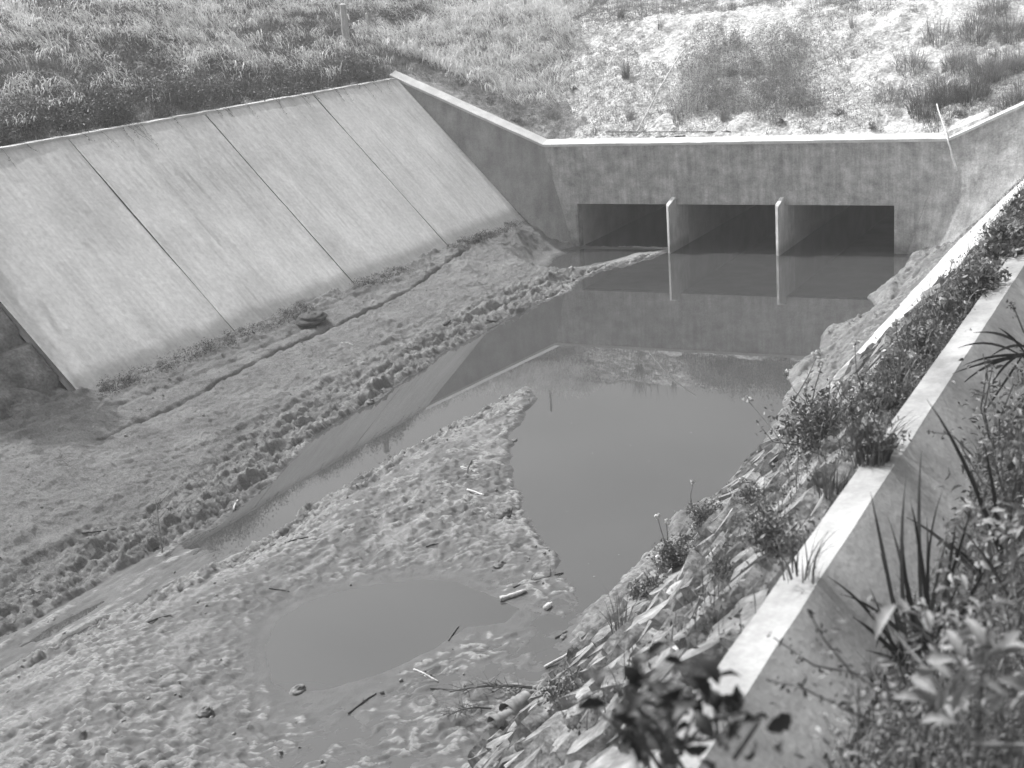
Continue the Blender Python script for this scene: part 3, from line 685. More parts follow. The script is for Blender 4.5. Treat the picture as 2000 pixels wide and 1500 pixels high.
def stick(q0, q1, r, label, m=m_dwood, bend=.04, lift=.0, twigs=0, name='stick', cat='stick', group='driftwood on the mud'):
    p0 = at_mud(q0); p1 = at_mud(q1); z0 = max(p0[2], .0)+r*.6+lift; z1 = max(p1[2], 0)+r*.6; p0[2] = z0; p1[2] = z1
    mid = p0*.5+p1*.5; L = np.linalg.norm(p1-p0); mid += rng.normal(0, bend*L, 3)*[1, 1, .3]; mid[2] = max(mid[2], mudz(mid[0], mid[1])+r*.7)
    b = MB(); pts = []
    for t in np.linspace(0, 1, 9): pts.append((1-t)**2*p0+2*t*(1-t)*mid+t*t*p1+rng.normal(0, r*.12, 3))
    b.tube(pts, np.linspace(r, r*.65, 9)*rng.uniform(.88, 1.1, 9), 7)
    for i in range(twigs):
        a = pts[rng.integers(2, 8)]; d = (p1-p0)/L; s = rng.choice([-1, 1]); e = a+(d*rng.uniform(.1, .4)+s*np.array([-d[1], d[0], 0])*rng.uniform(.2, .5)+np.array([0, 0, rng.uniform(-.0, .2)]))*L*.4
        m2 = (a+e)/2+rng.normal(0, .02, 3); b.tube([a, m2, e], [r*.45, r*.3, r*.15], 5)
        f = m2+(e-a)*.3+rng.normal(0, .05, 3); b.tube([m2, f], [r*.25, r*.1], 4)
    o = b.build(name, m, smooth=True); center_origin(o); return tag(o, label, cat, group)
SK = [((977, 1173), (1027, 1156), .045, 'short thick log end lying in the shallows beside the small pool', m_wood, 0, 'log'),
      ((1003, 1148), (1100, 1120), .018, 'slender dark branch with twigs in the shallows above the thick log', m_dwood, 4, 'branch'),
      ((912, 957), (945, 968), .022, 'pale short stick lying on the island below the crossed twigs', m_pale, 0, 'stick'),
      ((900, 912), (935, 925), .018, 'pale twig of the crossed pair on the island', m_wood, 1, 'stick'),
      ((922, 900), (912, 935), .016, 'darker twig of the crossed pair on the island', m_dwood, 1, 'stick'),
      ((832, 1069), (856, 1063), .015, 'small dark stick on the rippled mud of the island', m_dwood, 1, 'stick'),
      ((866, 635), (880, 627), .045, 'dark chunky wood lump on the far mud bank', m_dwood, 0, 'log'),
      ((950, 628), (975, 628), .03, 'dark root piece near the far edge of the mud bank', m_dwood, 1, 'stick'),
      ((666, 671), (690, 676), .025, 'pale stick on the bank below the third slab', m_wood, 0, 'stick'),
      ((700, 742), (733, 738), .022, 'dark crooked root lying on the bank edge beside the side channel', m_dwood, 1, 'stick'),
      ((456, 998), (466, 977), .022, 'stick stranded at the water edge of the side channel', m_wood, 0, 'stick'),
      ((556, 1062), (602, 1050), .018, 'curved dark stick on the lower left edge of the island', m_dwood, 1, 'stick'),
      ((286, 1218), (334, 1203), .018, 'long dark twig on the mud bar near the lower left', m_dwood, 1, 'stick'),
      ((525, 1150), (565, 1157), .012, 'thin twig just above the small pool', m_dwood, 1, 'stick'),
      ((1063, 1305), (1138, 1265), .028, 'straight split plank lying at the water edge below the stones', m_wood, 0, 'plank'),
      ((1085, 1247), (1108, 1233), .015, 'short dark stick in the mud above the split plank', m_dwood, 0, 'stick'),
      ((808, 1308), (856, 1332), .016, 'pale broken stick among the shallow mud lumps', m_wood, 2, 'stick'),
      ((876, 1252), (896, 1224), .012, 'thin upright twig at the corner of the small pool', m_dwood, 0, 'stick'),
      ((160, 1040), (235, 1030), .02, 'dark branch on the left mud bank at the frame edge', m_dwood, 2, 'branch'),
      ((680, 1395), (735, 1355), .016, 'dark crooked twig among lumps below the small pool', m_dwood, 1, 'stick'),
      ((840, 1345), (900, 1348), .014, 'dark twig right of the crooked twig in the shallows', m_dwood, 1, 'stick')]
for a, c, r, lab, m, tw, nm in SK: stick(a, c, r*.8, lab, m, twigs=tw, name=nm, cat='driftwood')
# crumbs of dried silt and gravel on the bed
n = 14000; x = rng.uniform(-6.2, 5.5, n); y = rng.uniform(-27, -.5, n); ii = np.clip(np.searchsorted(mx, x), 0, len(mx)-1); jj = np.clip(np.searchsorted(my, y), 0, len(my)-1)
zc = Z[ii, jj]; pr = np.where(dl[ii, jj] > 0, .25+.75*sstep(1.6, .2, dl[ii, jj]), np.where(db[ii, jj] > 0, .25+.6*fr[ii, jj], .3))*sstep(.40, .6, fbm(x*1.8, y*1.2, 401))
k = (zc > .012) & (rng.random(n) < pr); x, y, zc = x[k], y[k], zc[k]; n = len(x); r = .009+.022*rng.random(n)**3
oc = np.array([(1, 0, 0), (0, 1, 0), (-1, 0, 0), (0, -1, 0), (0, 0, .8), (0, 0, -.8)], float); of = np.array([(0, 1, 4), (1, 2, 4), (2, 3, 4), (3, 0, 4), (1, 0, 5), (2, 1, 5), (3, 2, 5), (0, 3, 5)])
V = (oc[None]*(1+rng.uniform(-.35, .35, (n, 6, 3)))*r[:, None, None]*np.array([.9, 1.3, .9]))+np.stack([x, y, zc+r*.35], 1)[:, None, :]
tag(mk('silt_crumbs', V.reshape(-1, 3), (of[None]+np.arange(n)[:, None, None]*6).reshape(-1, 3), m_dirt), 'crumbs of dried silt and gravel scattered over the mud', 'gravel', kind='stuff')
# brushy dead branch and curled sheet at the lower edge
def dead_branch(q0, q1, label, up=.12, n=16, r=.02):
    p0 = at_mud(q0); p1 = at_mud(q1); p0[2] += .05; p1[2] += up; b = MB(); L = np.linalg.norm(p1-p0)
    pts = [p0*(1-t)+p1*t+np.array([0, 0, .05*math.sin(t*3)]) for t in np.linspace(0, 1, 10)]; b.tube(pts, np.linspace(r, r*.4, 10), 6)
    for i in range(n):
        a = pts[rng.integers(1, 9)]; d = (p1-p0)/L; s = rng.choice([-1, 1])
        e = a+(d*rng.uniform(.1, .6)+s*np.array([-d[1], d[0], 0])*rng.uniform(.2, .7)+np.array([0, 0, rng.uniform(-.1, .25)]))*L*rng.uniform(.2, .5); e[2] = max(e[2], .01)
        m2 = (a+e)/2+rng.normal(0, .03, 3); b.tube([a, m2, e], [r*.4, r*.25, r*.1], 5)
        for k in range(3):
            f = m2+(e-a)*rng.uniform(.2, .5)+rng.normal(0, .08, 3); b.tube([m2, f], [r*.22, r*.08], 4)
    o = b.build('branch', m_stem); center_origin(o); return tag(o, label, 'branch')
dead_branch((1040, 1350), (880, 1372), 'bare dead branch with many twigs lying in the mud at the bottom')
dead_branch((960, 1392), (875, 1420), 'low tangle of fine twigs below the bare dead branch', n=22, r=.012)
dead_branch((318, 1085), (312, 1030), 'small bare forked sapling on the spit of the side channel', up=.45, n=14, r=.014)
dead_branch((110, 900), (140, 940), 'dry twiggy stalks at the shaded left edge of the mud', up=.2, n=14, r=.008)
def curl(q0, q1, r, label):
    p0 = at_mud(q0); p1 = at_mud(q1); p0[2] += .02; p1[2] += .04; d = p1-p0; d /= np.linalg.norm(d); s = np.cross(d, (0, 0, 1.)); s /= np.linalg.norm(s); u_ = np.cross(s, d)
    V = []; nu, nv = 14, 10
    for i in range(nu):
        c = p0*(1-i/(nu-1))+p1*i/(nu-1); rr = r*(1-.25*i/nu)*(1+.06*math.sin(i*2.1))
        for j in range(nv):
            th = -.3+3.6*j/(nv-1); V.append(c+rr*(math.cos(th)*s+math.sin(th)*u_))
    n0 = len(V); V += [np.array(v)-u_*.012 for v in V]
    F = grid(nu, nv); o = mk('bark', V, np.concatenate([F, F[:, ::-1]+n0]), m_tin, smooth=True); center_origin(o); return tag(o, label, 'bark', 'curled bark at the foot of the stones')
curl((962, 1418), (1000, 1400), .08, 'pale curled piece of bark lying lowest at the foot of the stones')
curl((990, 1395), (1030, 1370), .11, 'dark curled piece of bark just above the pale one')
b = MB(); p = at_mud((1065, 1192)); b.tube([p+[0, 0, .03], p+[.01, .10, .03], p+[.012, .12, .03], p+[.012, .16, .03]], [.035, .035, .015, .015], 10)
o = b.build('bottle', m_flower, smooth=True); center_origin(o); tag(o, 'tiny pale bottle lying in the shallows right of the thick log', 'bottle')
# clods: standing clumps of silt on the bed
CL = [((600, 612), .40, 'big dark wet lump of silt at the foot of the third slab', m_wetsilt), ((722, 785), .12, 'round dark lump standing at the edge of the side channel', m_rock),
      ((985, 1002), .17, 'dark clod at the right edge of the island', m_rock), ((975, 1103), .10, 'small dark clod below the island', m_rock), ((1005, 860), .07, 'small clod near the tip of the island', m_rock),
      ((582, 1350), .12, 'rounded clod on the lower side of the small pool', m_rock), ((400, 1395), .10, 'dark clod among the lumps at the bottom left', m_rock), ((300, 1160), .09, 'pale clod on the spit of the side channel', m_mud), ((1100, 1245), .06, 'small dark clod right of the thick log', m_rock)]
def clod(q, r, label, m, flat=.6):
    p = at_mud(q) if q != (600, 612) else at((606, 612), .95)-np.array([0, 0, .14]); n = 14; V = []; 
    for i in range(n+1):
        ph = (math.pi/2+.3)*i/n-.3
        for j in range(20):
            th = 2*math.pi*j/20; rr = r*(1+.5*(float(vn(np.array(math.cos(th)*1.5+i*.5+r*90), np.array(math.sin(th)*1.5+i*.25), 9))-.5))
            V.append(p+np.array([rr*math.cos(ph)*math.cos(th)*.8, rr*math.cos(ph)*math.sin(th)*1.2, rr*flat*math.sin(ph)]))
    F = [(i*20+j, i*20+(j+1) % 20, (i+1)*20+(j+1) % 20, (i+1)*20+j) for i in range(n) for j in range(20)]
    o = mk('clod', V, F, m, smooth=True); center_origin(o); return tag(o, label, 'clod', 'clods of silt')
for q, r, lab, m in CL: clod(q, r*.8, lab, m, .45 if q == (600, 612) else .6)

# ------------------------------------------------------------------ grass on the left bank
def scatter(n, x0, x1, y0, y1, dens=None):
    x = rng.uniform(x0, x1, n); y = rng.uniform(y0, y1, n)
    if dens is not None:
        k = rng.random(n) < dens(x, y); x = x[k]; y = y[k]
    return x, y
def visible(x, y, z, mgn=60):
    d = np.stack([x, y, z], 1)-CAM; zz = d@_f; px = 1000+FPX*(d@CR)/zz; py = 750-FPX*(d@CU)/zz
    return (zz > 0) & (px > -mgn-40) & (px < 2000+mgn) & (py > -350) & (py < 1600)
def turf(x): return x
x, y = scatter(150000, -26, -9.72, -20, 13, lambda x, y: np.clip(1.15-(-x-9.6)*.035, .3, 1))
k = (x < -9.75) & ~((y > .5) & (x > -10.5)) | ((y > .6) & (x < -5.6-.25*(y)))
k = k & (fbm(x*1.1, y*1.1, 140) > .36)
z = gfun(x, y); k &= visible(x, y, z); x, y, z = x[k], y[k], z[k]; n = len(x)
cl = fbm(x*.8, y*.8, 141)
V, F = blades(np.stack([x, y, z-.02], 1), rng.uniform(.25, .55, n)*(.6+.9*cl), rng.normal(.3, 1.3, n)+2*(fbm(x*.35, y*.35, 142)-.5)*3, rng.uniform(.3, 1.7, n), rng.uniform(.006, .014, n), 3)
tag(mk('grass', V, F, m_grass), 'long tangled grass covering the left bank above the slabs', 'grass', kind='stuff')
x, y = scatter(5200, -26, -9.9, -20, 15)
ok = (fbm(x*.6, y*.6, 143) > .40) & ((x < -10.7) | (rng.random(len(x)) < .2)); x, y = x[ok], y[ok]
x2, y2 = scatter(1500, -12, -5.6, 1.6, 15); ok = (x2 < -5.9-.25*y2+1.6*fbm(x2, y2, 148)); x = np.concatenate([x, x2[ok]]); y = np.concatenate([y, y2[ok]])
z = gfun(x, y); ok = visible(x, y, z); x, y, z = x[ok], y[ok], z[ok]; m_ = len(x)
dirn = 3.3+3.4*(fbm(x*.5, y*.5, 144)-.5)*2+rng.normal(0, .7, m_); hh = rng.uniform(.1, .4, m_); q_ = 16; n = m_*q_
P = np.repeat(np.stack([x, y, z+hh], 1), q_, 0)+rng.normal(size=(n, 3))*[.13, .13, .05]
V, F = blades(P, rng.uniform(.2, .55, n), np.repeat(dirn, q_)+rng.normal(0, .4, n), np.repeat(rng.uniform(1.2, 2.3, m_), q_)+rng.normal(0, .3, n), rng.uniform(.008, .02, n)*np.repeat(rng.uniform(.6, 1.6, m_), q_), 4, .35)
tag(mk('dry_grass', V, F, m_ear), 'pale drooping seed heads lying over the grass of the left bank', 'dry grass', kind='stuff')
# leafy clumps through the bank
x, y = scatter(3600, -22, -10.3, -19, 12); ok = (fbm(x*.7, y*.7, 330) < .52); x, y = x[ok], y[ok]; z = gfun(x, y); ok = visible(x, y, z); x, y, z = x[ok], y[ok], z[ok]
sz = rng.uniform(.12, .34, len(x)); C = np.repeat(np.stack([x, y, z+sz*.7], 1), 75, 0)+rng.normal(size=(len(x)*75, 3))*np.repeat(sz, 75)[:, None]*[.6, .6, .45]
V, F = leaves(C, .07, .4); tag(mk('weed_cover', V, F, m_leaf), 'dark leafy weed clumps standing through the grass of the left bank', 'weeds', kind='stuff')
# leafy dark weeds along the top of the slabs
parts = []
x, y = scatter(700, -10.7, -9.62, -19, -.6); ok = fbm(x*0, y*1.1, 145) > .30; x, y = x[ok], y[ok]
for i in range(len(x)):
    hh = rng.uniform(.15, .5)*(.6+.9*float(vn(np.array(y[i]*.7), np.array(0.), 5))); r = rng.uniform(.12, .3); n = 90
    xx = x[i]-.12
    C = rng.normal(size=(n, 3))*[r*.5, r*.6, hh*.4]+[xx, y[i], gz(xx, y[i])+hh*.5]; C = C[C[:, 0] < -9.5+.15*rng.random()]
    parts.append(leaves(C, .055))
V, F = merge(parts); tag(mk('weed_cover', V, F, m_leaf), 'dark leafy weeds crowding the top edge of the left slabs', 'weeds', kind='stuff')
parts = []   # runners hanging onto the slab
mbv = MB()
for q in [(700, 700)]: pass
for yy_ in list(rng.uniform(-18, -1, 26))+[-12.0, -12.3, -11.7, -12.1, -9.0, -8.6, -6.5, -6.6]:
    L = rng.uniform(.12, .55)*(1.6 if -12.5 < yy_ < -11.5 else 1); a = LT+np.array([-.1, yy_, .08]); pts = [a]
    dv = rng.normal(0, .12)
    for t in np.linspace(.1, 1, 6): pts.append(LT+dn*(L*t)+nrm*(.03+.01*rng.random())+np.array([0, yy_+dv*t+rng.normal(0, .01), 0]))
    mbv.tube(pts, np.linspace(.005, .002, 7), 4)
    parts.append(leaves(np.array([p+rng.normal(0, .015, 3) for p in pts for _ in range(2)]), .035))
V, F = merge(parts); rn_ = mk('runner', V, F, m_leaf); tag(rn_, 'straggly weed runners hanging over the top of the left slabs', 'weeds', kind='stuff')
mbv.build('stem', m_stem, rn_)
# dead weed debris at slab toe
parts = []
for yy_ in rng.uniform(-18.3, -1, 420):
    dd = float(vn(np.array(yy_*.9), np.array(.3), 150)); 
    if dd < .35 and yy_ > -11.5: continue
    bx = -5.75+rng.uniform(-.12, .35); n = 40; zz_ = max(mudz(bx, yy_), .9)
    C = rng.normal(size=(n, 3))*[.07, .09, .035]+[bx, yy_, zz_+.03]; parts.append(leaves(C, .035, .3))
V, F = merge(parts); tag(mk('debris', V, F, m_leafd), 'dark matted weed debris along the foot of the left slabs', 'debris', kind='stuff')

# ------------------------------------------------------------------ far bank vegetation
x, y = scatter(90000, -10.5, 13, .5, 14)
f = fbm(x*.9, y*.9, 160, 5); lf = sstep(-1.5, -7, x-.0*y); ok = f > (.49-.26*lf)
z = gfun(x, y); ok &= visible(x, y, z) & (y > .75); x, y, z = x[ok], y[ok], z[ok]; x, y, z = x[:36000], y[:36000], z[:36000]; n = len(x)
C = np.repeat(np.stack([x, y, z+.03], 1), 5, 0)+rng.normal(size=(n*5, 3))*[.06, .06, .03]
V1, F1 = leaves(C, .038, .5)
V2, F2 = blades(np.stack([x, y, z], 1), rng.uniform(.06, .2, n), rng.uniform(0, 6.28, n), rng.uniform(.2, 1.2, n), rng.uniform(.005, .012, n), 2)
V, F = merge([(V1, F1), (V2, F2)]); tag(mk('ground_cover', V, F, m_weed), 'sparse low weeds dotted over the pale sandy bank behind the culvert', 'weeds', kind='stuff')

x, y = scatter(2600, -9, 6, 6.8, 9.6); ok = fbm(x*.9, y*.4, 230, 3) > .53; x, y = x[ok], y[ok]; n = len(x)
V, F = blades(np.stack([x, y, gfun(x, y)-.02], 1), rng.uniform(.2, .75, n)*(.5+fbm(x*1.5, y*.3, 231)), rng.uniform(0, 6.28, n), rng.uniform(.1, .8, n), rng.uniform(.008, .016, n), 4)
tag(mk('grass', V, F, m_weed), 'thin uneven grass standing along the crest of the sandy bank', 'grass', kind='stuff')
def tuft(q, label, n=60, h=.5, spread=.25, lean=.7, wd=.012, m=m_grass, base=None, group=None, name='grass_tuft', seg=4, cat='grass tuft'):
    p = at_ground(q) if base is None else np.array(base)
    a = rng.uniform(0, 6.28, n); r = spread*.35*np.sqrt(rng.random(n))
    P = p+np.stack([np.cos(a)*r, np.sin(a)*r, np.zeros(n)-.02], 1)
    if base is None: P[:, 2] = gfun(P[:, 0], P[:, 1])-.02
    V, F = blades(P, rng.uniform(.5, 1.1, n)*h, a+rng.normal(0, .5, n), rng.uniform(.1, 1, n)*lean*1.4, rng.uniform(.7, 1.3, n)*wd, seg)
    o = mk(name, V, F, m); center_origin(o); return tag(o, label, cat, group)
def bush(p, R, label, n=1500, ls=.05, m=m_leaf, stems=14, group=None, name='shrub', cat='shrub', flowers=0, fl_h=.35, asp=.45, clumps=14, up=None):
    p = np.array(p, float); up = np.array([0, 0, 1.]) if up is None else np.array(up)
    t = thing(name, label, cat, tuple(p), group)
    R = np.array(R); tips = []
    for i in range(clumps):
        d = rng.normal(size=3); d[2] = abs(d[2])*.9; d /= np.linalg.norm(d); tips.append(p+d*R*rng.uniform(.45, 1.0)+[0, 0, R[2]*.12])
    tips = np.array(tips); idx = rng.integers(0, clumps, n)
    C = tips[idx]+rng.normal(size=(n, 3))*R*.13
    tt = rng.random(n)**.6; C = p+(C-p)*tt[:, None]
    V, F = leaves(C, ls, asp); mk('foliage', V, F, m, t)
    b = MB()
    for i in range(stems):
        e = tips[i % clumps]+rng.normal(0, .03, 3); mid = (p+e)/2+rng.normal(size=3)*R*.12
        b.tube([p-[0, 0, .03], mid, e], [ls*.13+.003, ls*.1, ls*.05], 5)
    hl_ = []
    for i in range(flowers):
        heads = []
        a = tips[rng.integers(clumps)]; e = a+np.array([rng.normal(0, .12), rng.normal(0, .12), rng.uniform(.4, 1.)*fl_h]); b.tube([a, (a+e)/2+rng.normal(0, .02, 3), e], [.006, .004, .003], 4)
        for k in range(7):
            f_ = e+rng.normal(0, .012, 3)+[0, 0, .02]; b.tube([e, f_], [.003, .002], 4); heads.append(f_)
        hl_.append(heads)
    b.build('stem', m_stem, t)
    for heads in hl_:
        V, F = leaves(np.repeat(np.array(heads), 5, 0)+rng.normal(0, .006, (len(heads)*5, 3)), .024, .9); mk('flower_head', V, F, m_flower, t)
    return t
GT = 'spiky tufts on the sandy bank'
for q, lab, n, h in [((1212, 35), 'spiky tuft at the top of the sandy bank near the frame top', 60, .75), ((1222, 150), 'large spiky tuft in the middle of the sandy bank', 110, .7), ((1232, 235), 'small tuft just above the long thin rod', 50, .4),
                     ((1322, 240), 'small round tuft right of the long leaning pole', 50, .28), ((1665, 55), 'sparse dark tuft on the upper right sandy bank', 30, .5), ((1062, 120), 'thin stalky tuft left on the sandy bank', 26, .6),
                     ((1160, 262), 'tiny tuft at the left end of the thin rod', 24, .25), ((1415, 235), 'spreading tuft at the foot of the grey weed thicket', 80, .4), ((1085, 230), 'low tuft close above the left wing coping', 40, .3), ((1500, 262), 'very low tuft behind the middle of the coping', 24, .15),
                     ((1290, 55), 'upright tuft left of the grey weed thicket near the frame top', 30, .5), ((1430, 20), 'grey tuft at the top above the weed thicket', 40, .5)]:
    tuft(q, lab, n, h, .3, .75, .016, m_weed, group=GT)
# grey weed thicket
TH = [(1345, 215), (1380, 190), (1420, 205), (1460, 195), (1500, 205), (1535, 180), (1400, 150), (1450, 140), (1500, 150), (1545, 140), (1360, 130), (1420, 100), (1480, 95), (1540, 90), (1570, 200), (1350, 180), (1520, 215)]
LB_ = ['left front', 'front, second from left', 'front middle', 'front, just right of middle', 'front right', 'front, far right', 'middle row left', 'middle row centre', 'middle row right of centre', 'middle row far right', 'left side, upper', 'back row left', 'back row centre', 'back row right', 'outermost right', 'outermost left', 'lowest right']
for i, (q, lb) in enumerate(zip(TH, LB_)):
    p = at_ground(q); tt = thing('tall_weed', 'tall grey feathery weed in the thicket behind the culvert, '+lb, 'weed', tuple(p), 'grey weed thicket')
    n = 170; a = rng.uniform(0, 6.28, n); r = rng.uniform(.45, .75)*np.sqrt(rng.random(n)); P = p+np.stack([np.cos(a)*r, np.sin(a)*r*1.0, 0*a], 1); P[:, 2] = gfun(P[:, 0], P[:, 1])-.02
    hh = rng.uniform(.25, .9, n)*rng.uniform(.7, 1.05)*(1.1-.5*r); V, F = blades(P, hh, a, rng.uniform(.05, .9, n), rng.uniform(.006, .012, n), 4); mk('stem', V, F, m_ear if i % 3 == 0 else m_weed, tt)
    C = np.repeat(P, 10, 0); C = C+rng.normal(size=C.shape)*[.07, .07, .02]; C[:, 2] += np.repeat(hh, 10)*rng.uniform(.1, .95, len(C))
    V, F = leaves(C, .045, .5); mk('foliage', V, F, m_weed, tt)
# right tall grasses on the far bank
for q, lab, n, h, m in [((1805, 215), 'tall dark grass clump left of the white stake', 240, .95, m_grass), ((1850, 200), 'tall drooping grass clump above the white stake', 260, .95, m_grass), ((1900, 190), 'dense grass clump behind the right wing coping', 260, .9, m_grass), ((1780, 130), 'upper tall grass clump at the right of the sandy bank', 160, .8, m_weed),
                        ((1950, 150), 'shaggy grass clump near the right frame edge', 260, .8, m_weed), ((1990, 200), 'grass clump at the right frame edge above the coping', 260, .7, m_grass), ((1905, 60), 'tall upright grass at the top right of the bank', 200, .9, m_weed), ((1975, 70), 'grass clump in the top right corner', 240, .8, m_weed), ((1870, 130), 'pale mid grass clump above the dark clumps', 200, .7, m_weed), ((1835, 240), 'small leaning clump at the foot of the white stake', 90, .35, m_grass),
                        ((1740, 190), 'loose grey clump left of the dark tall grass', 130, .5, m_weed), ((1925, 150), 'thick grey clump behind the dense grass clump', 300, .8, m_weed), ((1830, 80), 'wispy clump near the frame top, left of the tall upright grass', 150, .7, m_weed), ((1965, 225), 'low matted clump touching the right wing coping', 300, .45, m_weed), ((1940, 25), 'grass clump at the very top of the frame on the right', 220, .8, m_weed), ((1995, 130), 'matted grass clump cut by the right frame edge', 300, .7, m_weed)]:
    tuft(q, lab, int(n*1.7), h*rng.uniform(.75, 1.05), 1.15, 1.35, .013, m, group='tall grass clumps on the right of the far bank', name='grass_clump', cat='grass clump')
for q, lab, R in [((1880, 225), 'dark leafy weed behind the right wing coping', .3), ((1640, 225), 'low leafy weed left of the tall grass above the coping', .22), ((1700, 250), 'low leafy weed just behind the right of the coping', .2), ((1010, 235), 'low leafy weed at the lower end of the left wing coping', .22), ((960, 200), 'leafy weed halfway along the left wing coping', .28), ((900, 165), 'leafy weed behind the upper left wing coping', .25), ((1120, 175), 'small leafy weed left of the large spiky tuft', .16), ((1530, 240), 'flat leafy weed below the weed thicket', .2), ((1945, 110), 'leafy weed among the grass on the right bank', .3)]:
    p = at_ground(q); bush(p, (R, R, R*.7), lab, 420, .05, m_weed, 8, 'leafy weeds on the far bank', 'weed', 'weed', clumps=9)

# ------------------------------------------------------------------ right slope plants
def slope_pt(q, lift=.0): return at_slope(q, lift)
RB = [((1600, 868), (.42, .45, .42), 'large leafy weed with pale flower heads overhanging the pool edge', 3600, .050, 9),
      ((1375, 1020), (.26, .32, .26), 'bushy weed over the water below the large flowering weed', 1800, .042, 3), ((1320, 1100), (.24, .3, .24), 'dense bush at the water edge, third down from the large flowering weed', 2000, .04, 2),
      ((1270, 1160), (.2, .28, .2), 'low bush at the water edge just above the spiky grass', 1500, .04, 1), ((1095, 1365), (.2, .26, .17), 'small bush at the bottom beside the curled bark', 1200, .035, 0),
      ((1505, 1075), (.2, .22, .22), 'dark bush growing out of the middle of the stones', 1500, .036, 0), ((1415, 1120), (.09, .1, .1), 'tiny dark bush on a pale stone', 350, .03, 0),
      ((1470, 975), (.16, .2, .12), 'low creeping bush on the edge of the stones', 800, .03, 1),
      ((1700, 870), (.22, .3, .2), 'tangled weed near the kerb right of the large flowering weed', 1300, .036, 0), ((1720, 800), (.28, .4, .26), 'broad dark weed on the slope above the tangled weed', 2200, .04, 2),
      ((1765, 735), (.28, .4, .26), 'dark weed on the slope against the kerb, second of the upper row', 2200, .04, 2), ((1815, 680), (.3, .45, .26), 'dark weed on the slope against the kerb, third of the upper row', 2200, .04, 1),
      ((1860, 620), (.3, .5, .28), 'dark weed on the slope against the kerb, fourth of the upper row', 2200, .045, 0), ((1915, 560), (.32, .5, .3), 'dark weed on the slope below the topmost bush', 2200, .05, 0),
      ((1965, 490), (.36, .6, .38), 'broad leafed dark bush at the right frame edge above the white strip', 2400, .075, 0), ((1995, 420), (.3, .5, .34), 'topmost dark bush at the right frame edge', 1800, .07, 0),
      ((1668, 812), (.14, .2, .14), 'weed at the lower end of the white strip', 1300, .036, 2), ((1850, 575), (.1, .13, .12), 'small upright weed on the white strip', 500, .035, 1)]
for q, R, lab, n, ls, fl in RB:
    if q[0] > 1650 and q[1] < 900: q = (q[0]+4, q[1]+2); R = tuple(np.array(R)*[.66, .85, .6])
    p = slope_pt(q, .12); 
    if not (-31 < p[1] < -3): p = at_slope(q, .3)
    bush(p, np.array(R)*1.12, lab, int(n*.8), ls*.85, m_leaf, 34, 'bushes on the right slope', flowers=fl, clumps=34)
for q, lab, n, h in [((1215, 1235), 'spiky grass tuft at the water edge below the low bush', 45, .45), ((1700, 905), 'arching grass tuft beside the kerb', 90, .35), ((1620, 960), 'fine grass tuft in the stones', 60, .22), ((1790, 700), 'upright grass on the slope among dark weeds', 120, .4), ((1850, 640), 'fine grass among the upper dark weeds', 120, .4), ((1560, 1120), 'sparse grass tuft beside the dark bush in the stones', 30, .25), ((1120, 1335), 'tiny grass tuft above the small bottom bush', 16, .2), 
                     ((1755, 790), 'grass tuft between broad weeds on the slope', 90, .3), ((1900, 600), 'grass tuft against the kerb high on the slope', 100, .35), ((1640, 830), 'low grass below the white strip end', 60, .25)]:
    p = slope_pt(q, .05); tuft(q, lab, n, h, .25, .9, .010, m_leaf, base=p, group='grass tufts on the right slope')
x = []; 
for i in range(520):
    t = rng.random(); yy_ = -3-28*t; zz_ = rng.uniform(3.5, 4.75); 
    if rng.random() > float(sstep(.35, .6, vn(np.array(yy_*.8), np.array(zz_), 170))) : continue
    x.append(RP(zz_, yy_, .05))
x = np.array(x); C = np.repeat(x, 40, 0)+rng.normal(size=(len(x)*40, 3))*[.09, .12, .07]
V1, F1 = leaves(C, .035); V2, F2 = blades(np.repeat(x, 10, 0)+rng.normal(size=(len(x)*10, 3))*.06, rng.uniform(.1, .3, len(x)*10), rng.uniform(0, 6.28, len(x)*10), rng.uniform(.2, 1.5, len(x)*10), rng.uniform(.004, .008, len(x)*10), 3)
V, F = merge([(V1, F1), (V2, F2)]); tag(mk('slope_weeds', V, F, m_leaf), 'dark low weeds filling gaps between stones below the kerb', 'weeds', kind='stuff')

# ------------------------------------------------------------------ foreground plants on the near right bank
def gp(q, lift=0): return at_ground(q, lift)
def long_blades(q_base, D, tips, label, wd=.035, m=m_leafd):
    base = atD(q_base, D); parts = []; V = []; F = []; n = 0
    for (tx, ty, dD) in tips:
        e = atD((tx, ty), D+dD); a = base+rng.normal(0, .03, 3); L = np.linalg.norm(e-a); mid = (a+e)/2+np.array([0, 0, L*.16])+rng.normal(0, L*.05, 3)
        s = np.cross(e-a, CAM-a); s /= np.linalg.norm(s); s = s*.8+rng.normal(0, .25, 3); s /= np.linalg.norm(s)
        for i in range(9):
            t = i/8; c = (1-t)**2*a+2*t*(1-t)*mid+t*t*e; ww = wd*(.45+1.1*t*(1-t)*2)*(1-t**4)*.6+.0015; V += [c-s*ww/2, c+s*ww/2+np.array([0, 0, ww*.2])]
            if i: F.append((n+2*i-2, n+2*i-1, n+2*i+1, n+2*i))
        n += 18
    o = mk('grass_clump', V, F, m, smooth=True); center_origin(o); return tag(o, label, 'grass clump', 'broad bladed grass in the foreground')
